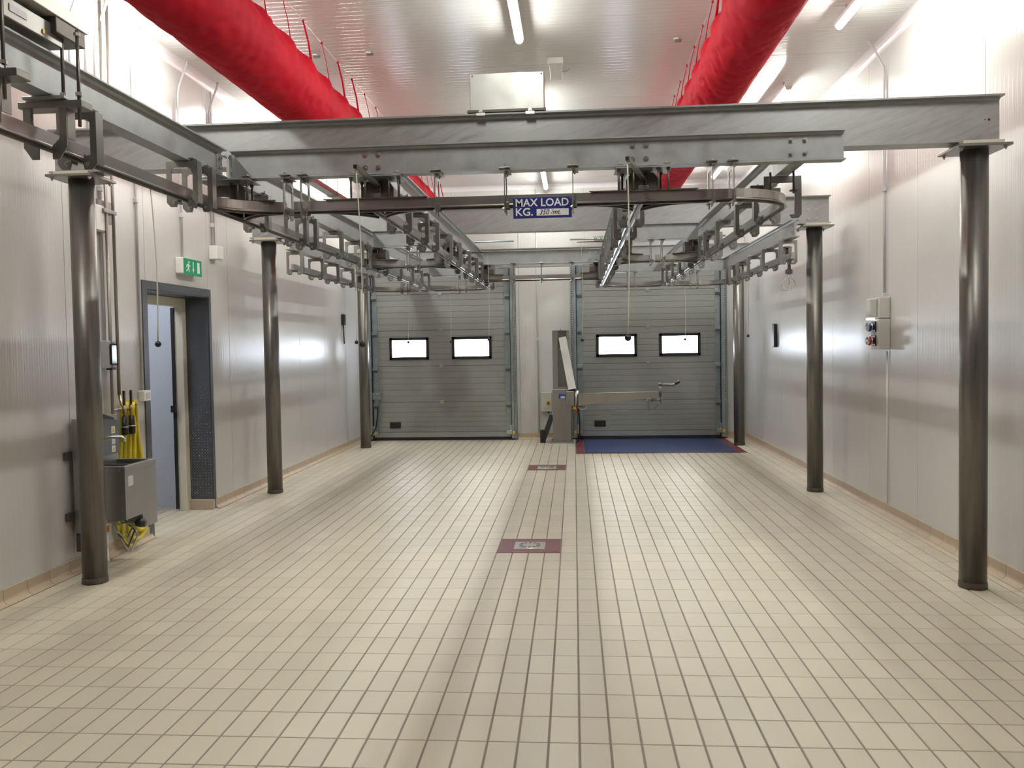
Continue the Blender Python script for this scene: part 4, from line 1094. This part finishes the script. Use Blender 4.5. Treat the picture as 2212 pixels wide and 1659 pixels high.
MB().cyl((1.365, yy, .965), (1.365, yy, 1.01), .03, 16).obj('collar', M_STEEL, pst)
hd = MB().tube([(1.385, yy, .985), (1.55, yy, .975), (1.62, yy, .995)], .019, 10).obj('handle', M_STEEL, a)
MB().tube([(1.60, yy, .99), (1.67, yy, 1.03)], .022, 10).obj('grip', M_BLACK, hd)
lh = MB().cyl((1.365, yy, .70), (1.365, yy, .80), .012, 10).tube([(1.355, yy, .745), (1.21, yy, .725)], .012, 8).bbox(1.165, 1.20, yy-.02, yy+.02, .57, .75, .004).tube([(1.375, yy, .75), (1.375, yy, .69), (1.26, yy, .59)], .004, 6).obj('hook_holder', M_STEEL, a)
MB().tube([(.03, yy, .65), (.10, yy, .60), (.17, yy, .605), (.20, yy, .68)], .010, 8).obj('cable', M_GREYP, a)
MB().tube([(-.0, yy, .66), (.06, yy-.0, .60), (.075, yy+.2, .35), (.07, yy+.35, .1), (.02, yy+.4, .02)], .011, 8).obj('cable', M_RUBBER, a)
MB().bbox(-.03, .02, yy-.03, yy+.03, .60, .65, .004).obj('valve', M_YELP, a)
MB().bbox(-.0, .035, yy-.03, yy+.03, .55, .598, .004).obj('stop_button', M_REDB, a)
MB().box(-.27, -.155, -.134, -.1305, .745, .82).obj('maker_plate', mat('blue_plate_small', (.03, .06, .30), .4), a)
MB().box(-.235, -.165, -.1355, -.1345, .75, .785).obj('plate_text_field', M_PAPER, a)
MB().bbox(-.42, -.02, -.22, .22, 0.0, .012, .003).obj('foot_plate', M_PLATE, a)
for x in (-.39, -.05):
    for y in (-.19, .19):
        b = MB(); bolt(b, (x, y, .012), (0, 0, 1), .014, .015); b.obj('anchor_bolt', M_BOLT, a)
t = empty('isolator_box', 'grey box with a yellow and red isolator beside the loading arm', 'switch', (-.49, YB, .66))
MB().bbox(-.09, .09, -.12, -.002, -.17, .165, .005).obj('housing', M_GREYBOX, t)
y = MB().bbox(-.005, .065, -.128, -.121, -.055, .015, .002).obj('yellow_plate', M_YELP, t)
MB().bbox(.012, .048, -.145, -.1285, -.04, .0, .004).obj('rotary_switch', M_REDB, y)
MB().cyl((.03, -.06, -.17), (.03, -.06, -.205), .012, 8).obj('gland', M_BLACK, t)
conduit([(-.63, YB-.016, ZC-.076), (-.63, YB-.016, .11)], 'grey conduit on the end wall between the sectional doors', .014, clips=[(-.63, YB-.016, 1.75)])
t = empty('wheel_chock', 'dark rubber bar leaning beside the loading arm foot', 'chock', (-.50, 13.80, 0))
slab(MB(), (-.05, 0, .012), (.10, .30, .42), .085, .085).obj('bar', M_RUBBER, t)
MB().bbox(-.09, .0, -.03, .05, 0, .22, .008).obj('holder', M_BLACK, t)

# ---- cable tray under the ceiling beyond the middle columns
t = empty('cable_tray', 'galvanised cable tray hung high beside the exit-sign wall', 'cable tray', (-3.06, 0, 3.60))
MB().box(-.06, .06, 8.4, 14.2, 0, .004).box(-.06, -.056, 8.4, 14.2, 0, .055).box(.056, .06, 8.4, 14.2, 0, .055).obj('tray', M_GALV, t)
for y in (8.8, 10.4, 12.0, 13.6):
    MB().cyl((-.07, y, -.012), (-.07, y, ZC-3.60), .005, 8).cyl((.07, y, -.012), (.07, y, ZC-3.60), .005, 8).box(-.085, .085, y-.015, y+.015, -.016, -.001).obj('hanger', M_GALV, t)

# ================================================================== unseen fill light added to brighten the side room
ld = bpy.data.lights.new('side_room_fill', 'AREA'); ld.energy = 20; ld.color = (.86, .92, 1); ld.size = .6
lo = bpy.data.objects.new('side_room_fill', ld); COL.objects.link(lo); lo.location = (-4.6, 7.2, 2.95)
